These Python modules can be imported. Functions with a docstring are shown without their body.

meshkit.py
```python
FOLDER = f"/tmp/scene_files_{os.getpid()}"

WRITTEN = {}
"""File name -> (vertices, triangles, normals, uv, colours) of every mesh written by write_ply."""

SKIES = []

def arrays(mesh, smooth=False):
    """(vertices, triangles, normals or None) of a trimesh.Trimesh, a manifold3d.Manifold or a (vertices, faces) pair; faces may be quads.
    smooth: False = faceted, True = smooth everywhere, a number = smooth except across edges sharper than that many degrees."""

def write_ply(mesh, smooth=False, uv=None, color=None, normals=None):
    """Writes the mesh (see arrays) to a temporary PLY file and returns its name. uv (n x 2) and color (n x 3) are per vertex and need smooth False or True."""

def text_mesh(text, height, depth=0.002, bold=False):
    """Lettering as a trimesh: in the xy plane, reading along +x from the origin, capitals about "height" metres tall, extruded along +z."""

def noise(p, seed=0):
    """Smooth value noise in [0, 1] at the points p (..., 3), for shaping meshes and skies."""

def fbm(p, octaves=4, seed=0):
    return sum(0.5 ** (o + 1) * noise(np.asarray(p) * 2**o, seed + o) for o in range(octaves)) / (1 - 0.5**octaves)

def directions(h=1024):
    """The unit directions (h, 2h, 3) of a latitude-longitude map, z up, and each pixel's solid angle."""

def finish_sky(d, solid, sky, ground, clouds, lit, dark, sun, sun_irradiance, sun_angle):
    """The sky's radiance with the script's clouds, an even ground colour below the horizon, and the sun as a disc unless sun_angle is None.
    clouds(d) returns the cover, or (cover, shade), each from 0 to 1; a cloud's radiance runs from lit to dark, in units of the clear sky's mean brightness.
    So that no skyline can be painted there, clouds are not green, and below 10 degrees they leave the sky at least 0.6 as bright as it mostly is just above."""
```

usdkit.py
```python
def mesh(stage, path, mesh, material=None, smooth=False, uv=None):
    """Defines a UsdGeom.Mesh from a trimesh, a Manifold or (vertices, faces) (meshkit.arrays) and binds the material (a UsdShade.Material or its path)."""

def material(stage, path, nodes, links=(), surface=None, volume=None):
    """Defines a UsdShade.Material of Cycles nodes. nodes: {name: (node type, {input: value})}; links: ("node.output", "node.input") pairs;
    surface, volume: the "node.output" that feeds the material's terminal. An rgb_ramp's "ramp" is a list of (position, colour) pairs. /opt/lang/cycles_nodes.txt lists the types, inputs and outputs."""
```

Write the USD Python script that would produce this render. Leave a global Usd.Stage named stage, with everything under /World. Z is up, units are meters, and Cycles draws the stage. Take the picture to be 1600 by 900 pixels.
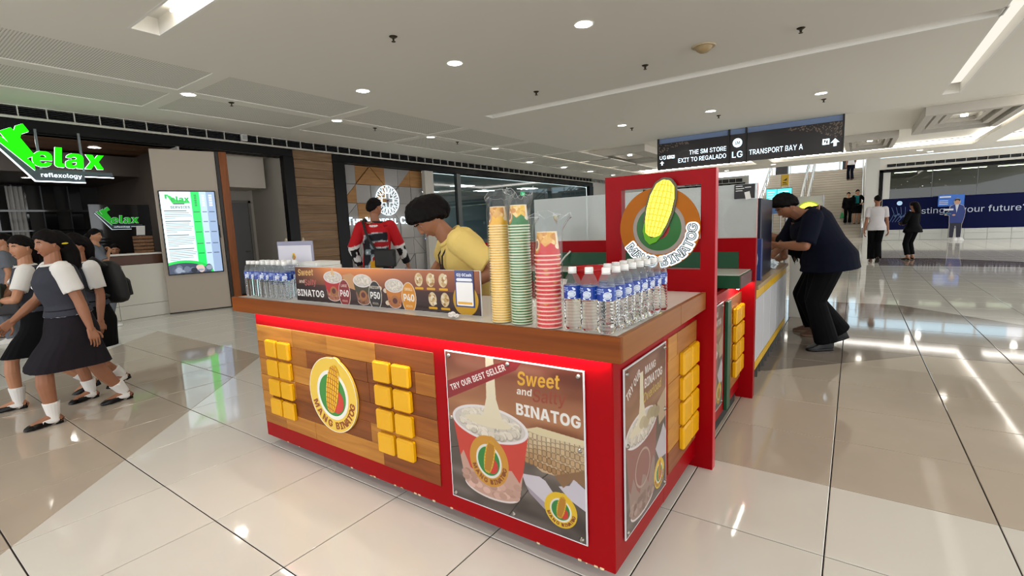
import math, random, re, glob, numpy as np, trimesh, manifold3d as mf, usdkit
from pxr import Usd, UsdGeom, UsdLux, UsdShade, Gf, Sdf, Vt
from PIL import Image, ImageDraw, ImageFont, ImageFilter
from shapely import affinity, box as sbox, union_all
from shapely.geometry import Polygon, Point, LineString, MultiPolygon
random.seed(7); RNG = np.random.default_rng(7)
PI = math.pi
stage = Usd.Stage.CreateInMemory()
UsdGeom.SetStageUpAxis(stage, 'Z'); UsdGeom.SetStageMetersPerUnit(stage, 1.0)
UsdGeom.Xform.Define(stage, '/World'); UsdGeom.Scope.Define(stage, '/World/Looks')

# ---------------------------------------------------------------- camera, sky, exposure
CAM_POS = (0.6447, -2.1143, 1.34); YAW, PITCH, ROLL = -0.617038, -0.127656, -0.040641
def cam_axes():
    cy, sy, cp, sp = math.cos(YAW), math.sin(YAW), math.cos(PITCH), math.sin(PITCH)
    f = np.array([sy*cp, cy*cp, sp]); r = np.array([cy, -sy, 0.0]); u = np.cross(r, f)
    c, s = math.cos(ROLL), math.sin(ROLL)
    return c*r + s*u, -s*r + c*u, f
cam = UsdGeom.Camera.Define(stage, '/World/camera')
_r, _u, _f = cam_axes()
cam.AddTransformOp().Set(Gf.Matrix4d(*_r, 0, *_u, 0, *(-_f), 0, *CAM_POS, 1))
cam.CreateHorizontalApertureAttr(36.0); cam.CreateFocalLengthAttr(754.87/1600*36.0)
cam.CreateExposureAttr(0.28)
SKY = 0.66; DOWN = 66.0; LENS_COL = (1.0, 0.985, 0.945)
dome = UsdLux.DomeLight.Define(stage, '/World/sky_dome'); dome.CreateIntensityAttr(SKY)
dome.CreateColorAttr(Gf.Vec3f(0.95, 0.97, 1.0))

# ---------------------------------------------------------------- materials
def lin(c):
    c = np.asarray(c, float)
    if c.max() > 1.0001: c = c/255.0
    return tuple(np.where(c <= 0.04045, c/12.92, ((c+0.055)/1.055)**2.4))
_mats = {}
def M(name, col=(200, 200, 200), rough=0.5, metal=0.0, emit=None, estr=0.0, spec=0.5, bump=None, vary=None, coat=0.0):
    """plain principled; vary = (scale, amount): mottled tone; bump = (scale, strength)"""
    if name in _mats: return _mats[name]
    n = {'p': ('principled_bsdf', {'base_color': lin(col), 'roughness': rough, 'metallic': metal, 'specular_ior_level': spec, 'coat_weight': coat, 'coat_roughness': 0.05})}; l = []
    if emit is not None:
        n['p'][1]['emission_color'] = lin(emit); n['p'][1]['emission_strength'] = estr
    if vary or bump:
        n['tc'] = ('texture_coordinate', {})
    if vary:
        c = np.array(lin(col)); a = vary[1]
        n['no'] = ('noise_texture', {'scale': vary[0], 'detail': 4.0}); l.append(('tc.object', 'no.vector'))
        n['rr'] = ('rgb_ramp', {'ramp': [(0.25, tuple(c*(1-a))), (0.75, tuple(np.minimum(c*(1+a), 1)))]}); l += [('no.fac', 'rr.fac'), ('rr.color', 'p.base_color')]
    if bump:
        n['nb'] = ('noise_texture', {'scale': bump[0], 'detail': 4.0}); n['bu'] = ('bump', {'strength': bump[1], 'distance': 0.01})
        l += [('tc.object', 'nb.vector'), ('nb.fac', 'bu.height'), ('bu.normal', 'p.normal')]
    _mats[name] = usdkit.material(stage, '/World/Looks/'+name, n, l, surface='p.BSDF'); return _mats[name]
def WOOD(name, a, b, axis=0, scale=6.0, rough=0.4, stretch=0.06):
    if name in _mats: return _mats[name]
    sc = [1.0, 1.0, 1.0]; sc[axis] = stretch
    A, B = np.array(lin(a)), np.array(lin(b))
    n = {'tc': ('texture_coordinate', {}), 'oi': ('object_info', {}), 'mp': ('mapping', {'scale': tuple(sc)}), 'add': ('vector_math', {'math_type': 'add'}),
         'sc': ('vector_math', {'math_type': 'scale', 'scale': 1.0}),
         'n1': ('noise_texture', {'scale': scale*4, 'detail': 6.0, 'roughness': 0.6, 'distortion': 0.6}),
         'rr': ('rgb_ramp', {'ramp': [(0.25, tuple(B)), (0.5, tuple((A+B)/2)), (0.72, tuple(A))]}),
         'bu': ('bump', {'strength': 0.08, 'distance': 0.004}), 'p': ('principled_bsdf', {'roughness': rough, 'specular_ior_level': .22})}
    l = [('tc.object', 'mp.vector'), ('mp.vector', 'n1.vector'), ('n1.fac', 'rr.fac'), ('rr.color', 'p.base_color'), ('n1.fac', 'bu.height'), ('bu.normal', 'p.normal')]
    for k in ('oi', 'add', 'sc'): n.pop(k)
    _mats[name] = usdkit.material(stage, '/World/Looks/'+name, n, l, surface='p.BSDF'); return _mats[name]
def LIT(name, col, strength):
    if name in _mats: return _mats[name]
    _mats[name] = usdkit.material(stage, '/World/Looks/'+name, {'e': ('emission', {'color': lin(col), 'strength': strength})}, surface='e.emission'); return _mats[name]
def PRINT(name, rough=0.35, estr=0.0, spec=0.5):
    """a flat print: the colours are on the mesh"""
    if name in _mats: return _mats[name]
    n = {'at': ('attribute', {'attribute': 'ink'}), 'p': ('principled_bsdf', {'roughness': rough, 'emission_strength': estr, 'specular_ior_level': spec})}
    l = [('at.color', 'p.base_color')]
    if estr:
        n['p'][1]['base_color'] = (0.02, 0.02, 0.02); l = [('at.color', 'p.emission_color')]
    _mats[name] = usdkit.material(stage, '/World/Looks/'+name, n, l, surface='p.BSDF'); return _mats[name]
def PANE(name, tint=(235, 240, 240), ior=1.5, rough=0.0, haze=0.0):
    if name in _mats: return _mats[name]
    n = {'t': ('transparent_bsdf', {'color': lin(tint)}), 'g': ('glossy_bsdf', {'color': (1, 1, 1), 'roughness': rough}), 'f': ('fresnel', {'IOR': ior}), 'm': ('mix_closure', {}), 'ge': ('geometry', {}), 'iv': ('math', {'math_type': 'subtract', 'value1': 1.0}), 'mu': ('math', {'math_type': 'multiply'})}
    l = [('ge.backfacing', 'iv.value2'), ('f.fac', 'mu.value1'), ('iv.value', 'mu.value2'), ('mu.value', 'm.fac'), ('t.BSDF', 'm.closure1'), ('g.BSDF', 'm.closure2')]; s = 'm.closure'
    if haze:
        n['d'] = ('diffuse_bsdf', {'color': lin((226, 232, 230))}); n['m2'] = ('mix_closure', {'fac': haze})
        l += [('m.closure', 'm2.closure1'), ('d.BSDF', 'm2.closure2')]; s = 'm2.closure'
    _mats[name] = usdkit.material(stage, '/World/Looks/'+name, n, l, surface=s); return _mats[name]

# ---------------------------------------------------------------- mesh helpers: everything is (vertices, faces)
def vf(m):
    if isinstance(m, tuple): return m
    if hasattr(m, 'to_mesh'):
        k = m.to_mesh(); return np.array(k.vert_properties[:, :3], float), np.array(k.tri_verts, int)
    return np.array(m.vertices), np.array(m.faces)
def join(*ms):
    V, F, n = [], [], 0
    for m in ms:
        v, f = vf(m); V.append(v); F.append(f+n); n += len(v)
    return np.vstack(V), np.vstack(F)
def move(m, t=(0, 0, 0), rz=0.0, s=1.0):
    v, f = vf(m); c, k = math.cos(rz), math.sin(rz)
    return (v*s) @ np.array([[c, k, 0], [-k, c, 0], [0, 0, 1]]) + np.asarray(t, float), f
def axes(m, x, y, z, t=(0, 0, 0)):
    """maps local x, y, z onto the given world directions"""
    v, f = vf(m); R = np.array([x, y, z], float)
    if np.linalg.det(R) < 0: f = f[:, ::-1]
    return v @ R + np.asarray(t, float), f
_bt = {}
def _boxtopo():
    if 'f' not in _bt:
        P = []
        for sx in (-1, 1):
            for sy in (-1, 1):
                for sz in (-1, 1):
                    for k in range(3):
                        e = np.array([.8, .8, .8]); e[k] = 1.0; P.append(np.array([sx, sy, sz])*e)
        P = np.array(P); h = trimesh.convex.convex_hull(P)
        idx = [int(np.argmin(np.abs(P-q).sum(1))) for q in h.vertices]
        _bt['f'] = np.array(idx)[h.faces]
    return _bt['f']
def bx(c, s, b=0.0):
    """box: centre, size, chamfer"""
    c, h = np.asarray(c, float), np.asarray(s, float)/2
    if b <= 0:
        m = trimesh.creation.box(s); return np.array(m.vertices)+c, np.array(m.faces)
    b = min(b, h.min()*0.9); P = []
    for sx in (-1, 1):
        for sy in (-1, 1):
            for sz in (-1, 1):
                for k in range(3):
                    e = h-b; e = e.copy(); e[k] = h[k]; P.append(np.array([sx, sy, sz])*e)
    return np.array(P)+c, _boxtopo()
def bb(x0, x1, y0, y1, z0, z1, b=0.0):
    return bx(((x0+x1)/2, (y0+y1)/2, (z0+z1)/2), (abs(x1-x0), abs(y1-y0), abs(z1-z0)), b)
def prism(poly, h, z=0.0):
    gs = [g for g in getattr(poly, 'geoms', [poly]) if g.area > 1e-9]
    ms = [trimesh.creation.extrude_polygon(g, h, engine='earcut') for g in gs]
    v, f = join(*ms); v = v.copy(); v[:, 2] += z; return v, f
def front(poly, th, y=0.0):
    """polygon in x-z, standing, front face at y looking to -y, thickness th behind it"""
    v, f = prism(poly, th); return np.stack([v[:, 0], y+th-v[:, 2], v[:, 1]], 1), f
def cyl(p0, p1, r0, r1=None, n=16, cap=True):
    p0, p1 = np.asarray(p0, float), np.asarray(p1, float); r1 = r0 if r1 is None else r1
    d = p1-p0; d = d/np.linalg.norm(d); a = np.cross(d, [0, 0, 1] if abs(d[2]) < .9 else [1, 0, 0]); a /= np.linalg.norm(a); b = np.cross(d, a)
    t = np.arange(n)*2*PI/n; ring = np.cos(t)[:, None]*a+np.sin(t)[:, None]*b
    V = np.vstack([p0+ring*r0, p1+ring*r1, p0, p1]); F = []
    for i in range(n):
        j = (i+1) % n; F += [(i, j, n+j), (i, n+j, n+i)]
        if cap: F += [(2*n, j, i), (2*n+1, n+i, n+j)]
    return V, np.array(F)
def tube(path, r, n=8):
    p = np.asarray(path, float); t = np.gradient(p, axis=0); t /= np.linalg.norm(t, axis=1, keepdims=True)+1e-12
    r = np.broadcast_to(r, (len(p),)); a = np.cross(t[0], [0, 0, 1] if abs(t[0][2]) < .9 else [1, 0, 0]); V = []
    ang = np.arange(n)*2*PI/n
    for i in range(len(p)):
        a = a-t[i]*np.dot(a, t[i]); a /= np.linalg.norm(a); b = np.cross(t[i], a)
        V.append(p[i]+r[i]*(np.cos(ang)[:, None]*a+np.sin(ang)[:, None]*b))
    V = np.vstack(V+[p[:1], p[-1:]]); F = []; m = len(p)
    for i in range(m-1):
        for k in range(n):
            j = (k+1) % n; q = i*n; F += [(q+k, q+j, q+n+j), (q+k, q+n+j, q+n+k)]
    for k in range(n):
        j = (k+1) % n; F += [(m*n, j, k), (m*n+1, (m-1)*n+k, (m-1)*n+j)]
    return V, np.array(F)
def lathe(prof, n=24):
    """profile of (r, z) points, bottom to top, closed on the axis where r is 0"""
    p = np.asarray(prof, float); t = np.arange(n)*2*PI/n; V = np.vstack([np.stack([r*np.cos(t), r*np.sin(t), np.full(n, z)], 1) for r, z in p]); F = []
    for i in range(len(p)-1):
        for k in range(n):
            j = (k+1) % n; a, b, c, d = i*n+k, i*n+j, (i+1)*n+j, (i+1)*n+k
            if p[i][0] > 1e-6: F.append((a, b, c))
            if p[i+1][0] > 1e-6: F.append((a, c, d))
    return V, np.array(F)
def rrect(w, h, r, cx=0.0, cy=0.0):
    return affinity.translate(sbox(-w/2+r, -h/2+r, w/2-r, h/2-r).buffer(r, quad_segs=6), cx, cy)
def ell(cx, cy, rx, ry, n=12): return affinity.scale(Point(cx, cy).buffer(1, quad_segs=n), rx, ry, origin=(cx, cy))
FONT = sorted(glob.glob('/opt/blender-*/*/datafiles/fonts/Inter.woff2'))[0]
def font(size, weight=700):
    f = ImageFont.truetype(FONT, size)
    try: f.set_variation_by_axes([14 if len(f.get_variation_axes()) > 1 else weight, weight] if len(f.get_variation_axes()) > 1 else [weight])
    except Exception: pass
    return f
_tc = {}
def tshape(text, height, weight=700, shear=0.0):
    """lettering as a shapely shape in x-y, capitals HEIGHT tall, baseline at 0"""
    k = (text, weight)
    if k not in _tc:
        f = font(96, weight); x0, y0, x1, y1 = f.getbbox(text, anchor='ls')
        im = Image.new('L', (x1-x0+8, y1-y0+8)); ImageDraw.Draw(im).text((4-x0, 4-y0), text, 255, f, anchor='ls')
        on = np.pad(np.asarray(im) > 127, ((0, 0), (1, 1))).astype(np.int8)
        rows, st = np.nonzero(np.diff(on, axis=1) == 1); en = np.nonzero(np.diff(on, axis=1) == -1)[1]
        s = union_all(sbox(st, -rows-1, en, -rows)).buffer(.6).buffer(-.6).simplify(.8)
        _tc[k] = affinity.translate(s, -4+x0*0, 4-y0)
    s = height/70.0; return affinity.affine_transform(_tc[k], [s, s*shear, 0, s, 0, 0])
def fit(shape, x0, x1, y0=None, y1=None):
    a, b, c, d = shape.bounds; sx = (x1-x0)/(c-a)
    sy = sx if y1 is None else (y1-y0)/(d-b)
    g = affinity.scale(shape, sx, sy, origin=(a, b)); return affinity.translate(g, x0-a, (0 if y0 is None else y0-b))

# ---------------------------------------------------------------- prims
_count = {}
def numbered(parent, name):
    k = (parent, name); _count[k] = _count.get(k, -1)+1
    return name if _count[k] == 0 else f'{name}_{_count[k]:03d}'
def _path(parent): return '/World' if parent is None else (parent if isinstance(parent, str) else str(parent.GetPath()))
def tag(p, label=None, cat=None, group=None, kind=None):
    p = p.GetPrim() if hasattr(p, 'GetPrim') else p
    for k, v in (('label', label), ('category', cat), ('group', group), ('kind', kind)):
        if v: p.SetCustomDataByKey(k, v)
    return p
def obj(name, mesh, mat, parent=None, smooth=False, label=None):
    pp = _path(parent); m = usdkit.mesh(stage, pp+'/'+numbered(pp, name), mesh, mat, smooth=smooth)
    p = m.GetPrim()
    if label: tag(p, label)
    return p
def thing(name, label=None, cat=None, loc=(0, 0, 0), rz=0.0, group=None, kind=None):
    x = UsdGeom.Xform.Define(stage, '/World/'+numbered('/World', name)); x.AddTranslateOp().Set(Gf.Vec3d(*map(float, loc))); x.AddRotateZOp().Set(math.degrees(rz))
    return tag(x.GetPrim(), label, cat, group, kind)
def dup(root, loc, rz=0.0, label=None, name=None, group=None):
    was = root.GetCustomData(); base = name or re.sub(r'_[0-9]{3}$', '', root.GetName())
    r = thing(base, label or was.get('label'), was.get('category'), loc, rz, group or was.get('group'))
    r.GetReferences().AddInternalReference(root.GetPath()); r.SetInstanceable(True); return r
def panel(name, im, w, h, mat, parent=None, y=0.0, x0=0.0, z0=0.0, curve=None):
    """a flat print W x H standing in x-z at y, facing -y; im: a PIL picture drawn above (one vertex per pixel)"""
    a = np.asarray(im.convert('RGB'), float)/255.0; ny, nx = a.shape[:2]
    u, v = np.meshgrid(np.linspace(0, 1, nx), np.linspace(0, 1, ny))
    P = np.stack([x0+u*w, np.full_like(u, y), z0+(1-v)*h], -1).reshape(-1, 3)
    if curve is not None: P = curve(u.ravel(), 1-v.ravel())
    i = (np.arange(ny-1)[:, None]*nx+np.arange(nx-1)[None]).ravel()
    F = np.vstack([np.stack([i, i+nx, i+nx+1], 1), np.stack([i, i+nx+1, i+1], 1)])
    p = obj(name, (P, F), mat, parent)
    c = np.where(a <= 0.04045, a/12.92, ((a+0.055)/1.055)**2.4).reshape(-1, 3)
    UsdGeom.PrimvarsAPI(p).CreatePrimvar('ink', Sdf.ValueTypeNames.Color3fArray, 'vertex').Set(Vt.Vec3fArray.FromNumpy(c.astype(np.float32)))
    return p
# ================================================================ the setting
WX = -9.55           # plane of the shop fronts on the left
CZ = 3.40            # flat ceiling
BY = 26.0            # plane of the far wall and foot of the stairs
T = 0.6              # floor tile
# ---- floor: polished tiles in three tones, cut along the pattern's diagonals
floor = tag(UsdGeom.Xform.Define(stage, '/World/floor').GetPrim(), 'polished floor of large square tiles in cream, beige and taupe', 'floor', None, 'structure')
def TILE(name, col, a):
    c = np.array(lin(col))
    n = {'oi': ('object_info', {}), 'g': ('geometry', {}), 'no': ('noise_texture', {'scale': 1.7, 'detail': 5.0, 'roughness': 0.6}), 'ad': ('math', {'math_type': 'add'}),
         'rr': ('rgb_ramp', {'ramp': [(0.3, tuple(c*(1-a))), (1.3/1.8, tuple(np.minimum(c*(1+a), .95)))]}), 'ml': ('math', {'math_type': 'multiply', 'value2': 0.35}),
         'p': ('principled_bsdf', {'roughness': 0.055, 'specular_ior_level': 0.5})}
    l = [('g.position', 'no.vector'), ('oi.random', 'ml.value1'), ('no.fac', 'ad.value1'), ('ml.value', 'ad.value2'), ('ad.value', 'rr.fac'), ('rr.color', 'p.base_color')]
    return usdkit.material(stage, '/World/Looks/'+name, n, l, surface='p.BSDF')
tile_mat = {'cream': TILE('tile_cream', (217, 214, 207), .03), 'beige': TILE('tile_beige', (184, 172, 157), .05), 'taupe': TILE('tile_taupe', (138, 128, 118), .06)}
def zone(pts): return Polygon([(x*T, y*T) for x, y in pts])
taupe = union_all([zone([(-6, 4.1), (0.1, 4.1), (2, 6), (7, 6), (2, 11), (-6, 11)]), zone([(2, 21.5), (2, 25.6), (4.2, 25.6), (10, 21.4)])])
beige = union_all([zone([(-8, 1), (-13, 1), (-2, -10), (3, -10)]), zone([(0.25, 1), (20, 1), (20, 6), (2, 6), (0.1, 4.1), (-2, 4.1), (-2, 1)])]).difference(taupe)
def tile_mesh(g):
    c = list(g.exterior.coords)[:-1]
    if not g.exterior.is_ccw: c = c[::-1]
    h = g.buffer(-0.0025, join_style=2)
    if h.is_empty or h.geom_type != 'Polygon': return None
    k = list(h.exterior.coords)[:-1]
    if not h.exterior.is_ccw: k = k[::-1]
    if len(k) != len(c): k = c
    else:
        j = int(np.argmin([np.hypot(k[0][0]-p[0], k[0][1]-p[1]) for p in c])); c = c[j:]+c[:j]
    if g.convex_hull.area > g.area*1.0005:
        v, f = prism(g, .012, -.012); return v, f
    n = len(c); V = [(x, y, 0) for x, y in k]+[(x, y, -0.002) for x, y in c]+[(x, y, -0.012) for x, y in c]
    F = [(0, i, i+1) for i in range(1, n-1)]
    for r in range(2):
        for i in range(n):
            j = (i+1) % n; a = r*n; F += [(a+i, a+n+i, a+n+j), (a+i, a+n+j, a+j)]
    return np.array(V, float), np.array(F)
def seen(p, marg=60):
    d = np.array(p)-np.array(CAM_POS); z = d@_f
    if z < .3: return False
    x, y = 800+754.87*(d@_r)/z, 450-754.87*(d@_u)/z
    return -marg < x < 1600+marg and -marg < y < 900+marg
near, far = [], {'cream': [], 'beige': [], 'taupe': []}
for i in range(-16, 16):
    for j in range(-8, 44):
        sq = sbox(i*T+.0026, j*T+.0026, (i+1)*T-.0026, (j+1)*T-.0026)
        mid = ((i+.5)*T, (j+.5)*T)
        inkiosk = -2.3 < mid[0] < -.1 and -.4 < mid[1] < 1.6
        vis = any(seen((mid[0]+a*.3, mid[1]+b*.3, 0)) for a in (-1, 0, 1) for b in (-1, 0, 1)) and not inkiosk
        for nm, g in (('taupe', sq.intersection(taupe)), ('beige', sq.intersection(beige)), ('cream', sq.difference(taupe).difference(beige))):
            for q in getattr(g, 'geoms', [g]):
                if q.geom_type != 'Polygon' or q.area < 4e-4: continue
                m = tile_mesh(q.simplify(1e-5).buffer(-.0006, join_style=2) if q.area < sq.area*.98 else q)
                if m is None: continue
                dist = math.hypot(mid[0]-CAM_POS[0], mid[1]-CAM_POS[1])
                if vis: near.append((dist, nm, m))
                else: far[nm].append(m)
near.sort(key=lambda t: t[0])
for k, (d, nm, m) in enumerate(near):
    if k < 300: obj('tile', m, tile_mat[nm], floor)
    else: far[nm].append(m)
for nm in far:
    if far[nm]: tag(obj('distant_tiles', join(*far[nm]), tile_mat[nm], floor), f'{nm} floor tiles further off', None, None, 'stuff')
obj('grout', bb(-16, 10, -8, 27, -.06, -.004), M('grout', (34, 29, 25), .9), floor)

# ---- ceiling
white = M('ceiling_paint', (236, 232, 222), .8)
bright = M('ceiling_recess_paint', (240, 238, 232), .7)
ceil = tag(UsdGeom.Xform.Define(stage, '/World/ceiling').GetPrim(), 'flat off-white ceiling with light slots and recessed trays', 'ceiling', None, 'structure')
EX = 10.6            # the flat part ends here; raised trays beyond
slots = {'a': (-5.1, 1.86, 5.32, 5.58), 'b': (1.86, 2.10, 3.2, 10.0), 'c': (-5.2, 4.0, -.12, .13)}
holes = [sbox(x0, y0, x1, y1) for x0, x1, y0, y1 in slots.values()]
pp = []
for k in range(-1, 8):
    y0 = -1.32+2.42*k+.1
    for x0, x1 in ((-7.13, -6.05), (-8.45, -7.37)):
        if y0+2.2 < EX+8: pp.append((x0, x1, y0, y0+2.22))
flat = sbox(WX-.02, -7, 9.5, EX)
ring = sbox(WX-.02, EX, 9.5, 22.0)
tray = [(-7.2, -2.6, 10.75, 19.9), (-2.1, 3.75, 10.75, 19.9), (4.2, 9.2, 10.75, 19.9)]
slab = flat.union(ring)
for h in holes: slab = slab.difference(h)
for x0, x1, y0, y1 in pp: slab = slab.difference(sbox(x0, y0, x1, y1))
for x0, x1, y0, y1 in tray: slab = slab.difference(sbox(x0, y0, x1, y1))
obj('slab', prism(slab, .22, CZ), white, ceil)
def PERF(name):
    n = {'g': ('geometry', {}), 'mp': ('mapping', {'scale': (38.0, 38.0, 0)}), 'fr': ('vector_math', {'math_type': 'fraction'}), 'sb': ('vector_math', {'math_type': 'subtract', 'vector2': (.5, .5, 0)}),
         'ln': ('vector_math', {'math_type': 'length'}), 'lt': ('math', {'math_type': 'less_than', 'value2': .27}), 'mx': ('mix', {'color1': lin((234, 230, 220)), 'color2': lin((150, 147, 138))}), 'p': ('principled_bsdf', {'roughness': .8})}
    l = [('g.position', 'mp.vector'), ('mp.vector', 'fr.vector1'), ('fr.vector', 'sb.vector1'), ('sb.vector', 'ln.vector1'), ('ln.value', 'lt.value1'), ('lt.value', 'mx.fac'), ('mx.color', 'p.base_color')]
    return usdkit.material(stage, '/World/Looks/'+name, n, l, surface='p.BSDF')
perf = PERF('perforated_board')
for x0, x1, y0, y1 in pp:
    obj('perforated_panel', bb(x0+.004, x1-.004, y0+.004, y1-.004, CZ+.012, CZ+.05), perf, ceil)
for k, (x0, x1, y0, y1) in slots.items():
    t = .02; H = .16
    obj('slot_wall', join(bb(x0-t, x0+.004, y0-t, y1+t, CZ-.001, CZ+H), bb(x1-.004, x1+t, y0-t, y1+t, CZ-.001, CZ+H), bb(x0, x1, y0-t, y0+.004, CZ-.001, CZ+H), bb(x0, x1, y1-.004, y1+t, CZ-.001, CZ+H), bb(x0-t, x1+t, y0-t, y1+t, CZ+H, CZ+H+.03)), bright, ceil)
    st = {'a': (x0+.1, x1-.1, y0+.01, y1-.01, .152, .158), 'b': (x0+.01, x1-.01, y0+.1, y1-.15, .152, .158), 'c': (x0+.42, x1-.3, y1-.05, y1-.015, .10, .12)}[k]
    obj('slot_lamp', bb(st[0], st[1], st[2], st[3], CZ+st[4], CZ+st[5]), LIT('slot_glow_'+k, (255, 246, 232), {'a': .42, 'b': .85, 'c': 14.0}[k]), ceil)
cove = LIT('cove_glow', (255, 250, 242), 5.5)
RZ = CZ+.24
for x0, x1, y0, y1 in tray:
    obj('tray_top', bb(x0-.3, x1+.3, y0-.3, y1+.3, RZ, RZ+.05), white, ceil)
    t = .03
    obj('tray_edge', join(bb(x0-.002, x0+t, y0, y1, CZ-.002, CZ+.10), bb(x1-t, x1+.002, y0, y1, CZ-.002, CZ+.10), bb(x0, x1, y0-.002, y0+t, CZ-.002, CZ+.10), bb(x0, x1, y1-t, y1+.002, CZ-.002, CZ+.10)), white, ceil)
    obj('cove_lamp', join(bb(x0+.005, x0+.03, y0+.05, y1-.05, CZ+.11, CZ+.21), bb(x1-.03, x1-.005, y0+.05, y1-.05, CZ+.11, CZ+.21), bb(x0+.05, x1-.05, y1-.03, y1-.005, CZ+.11, CZ+.21)), cove, ceil)
# square stepped coffers hanging in the trays
def coffer(cx, cy, w, d, label):
    t = thing('ceiling_coffer', label, 'ceiling coffer', (cx, cy, RZ), group=None)
    for k, (s, z, q) in enumerate(((1.0, -.20, .12), (.72, -.15, .10), (.46, -.10, .09))):
        W, D = w*s/2, d*s/2; b = q*min(w, d)/2*1.5
        ring_ = Polygon([(-W, -D), (W, -D), (W, D), (-W, D)], [[(-W+b, -D+b), (W-b, -D+b), (W-b, D-b), (-W+b, D-b)]])
        obj('stepped_frame', prism(ring_, -z-.002, z), M('coffer_grey', (200, 195, 186), .7), t)
    obj('lamp', move(lathe([(0, -.05), (.07, -.05), (.08, 0), (0, 0)], 20), (0, 0, -.03)), LIT('coffer_lamp', (255, 248, 235), 9.0), t)
coffer(-5.75, 14.2, 2.2, 3.2, 'stepped grey coffer hanging left of the hanging direction sign')
coffer(2.75, 14.4, 1.75, 3.4, 'stepped grey coffer nearest the upper right corner')
coffer(.95, 17.6, 1.3, 2.9, 'smaller stepped coffer just right of the direction sign')
# lowered end over the stairs, upper hall
obj('end_edge', bb(WX, 9.5, 22.0, 22.1, CZ, CZ+1.6), white, ceil)

# ---- downlights
trim_m = M('downlight_trim', (236, 234, 228), .4)
def make_downlight(loc, label, group):
    t = thing('downlight', label, 'downlight', loc, group=group)
    obj('trim_ring', lathe([(.083, .0), (.098, -.006), (.104, -.004), (.106, .0), (.083, .0)], 28), trim_m, t, smooth=40)
    obj('lens', lathe([(0, -.0035), (.075, -.003), (.083, -.001), (.083, .0), (0, .0)], 24), LIT('downlight_glow', [int(255*c) for c in LENS_COL], DOWN), t)
    return t
d0 = None
def dl(x, y, label, group):
    global d0
    if d0 is None: d0 = make_downlight((x, y, CZ-.001), label, group)
    else: dup(d0, (x, y, CZ-.001), 0, label, group=group)
dl(-1.75, 2.75, 'largest recessed downlight, at the top middle of the photo', None)
dl(-3.55, 2.75, 'recessed downlight left of the largest one, above the cup stacks', None)
for k, y in enumerate((1.185, 3.64, 6.08, 8.5)):
    dl(-7.25, y, ('first', 'second', 'third', 'fourth')[k]+' downlight from the left along the perforated ceiling boards', 'downlights between perforated boards')
for k, y in enumerate((11.69, 14.0, 16.23, 18.5)):
    dl(-8.22, y, ('nearest', 'second', 'third', 'furthest')[k]+' small downlight in the row above the clinic glazing', 'downlights along the clinic front')
for k, x in enumerate((-3.55, -1.73, .085)):
    dl(x, 8.15, ('left', 'middle', 'right')[k]+' one of three downlights in a row in front of the direction sign', 'downlights before the direction sign')
for k, (x, y) in enumerate(((-2.15, 20.6), (-4.1, 21.5), (2.42, 20.4), (2.8, 21.4), (5.26, 20.8))):
    dl(x, y, ('downlight over the stair foot, seen under the sign', 'downlight furthest left over the stairs', 'downlight above the stair railing', 'downlight beside the top of the stairs', 'downlight above the navy banner')[k], 'downlights near the stairs')
for x in (-8.6, -5.35, -3.55, -1.75, .05, 1.85, 3.7, 5.5, 7.3):
    for y in (-2.65, -5.2): dl(x, y, 'recessed downlight in the ceiling behind the photographer', 'downlights out of frame')
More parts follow.
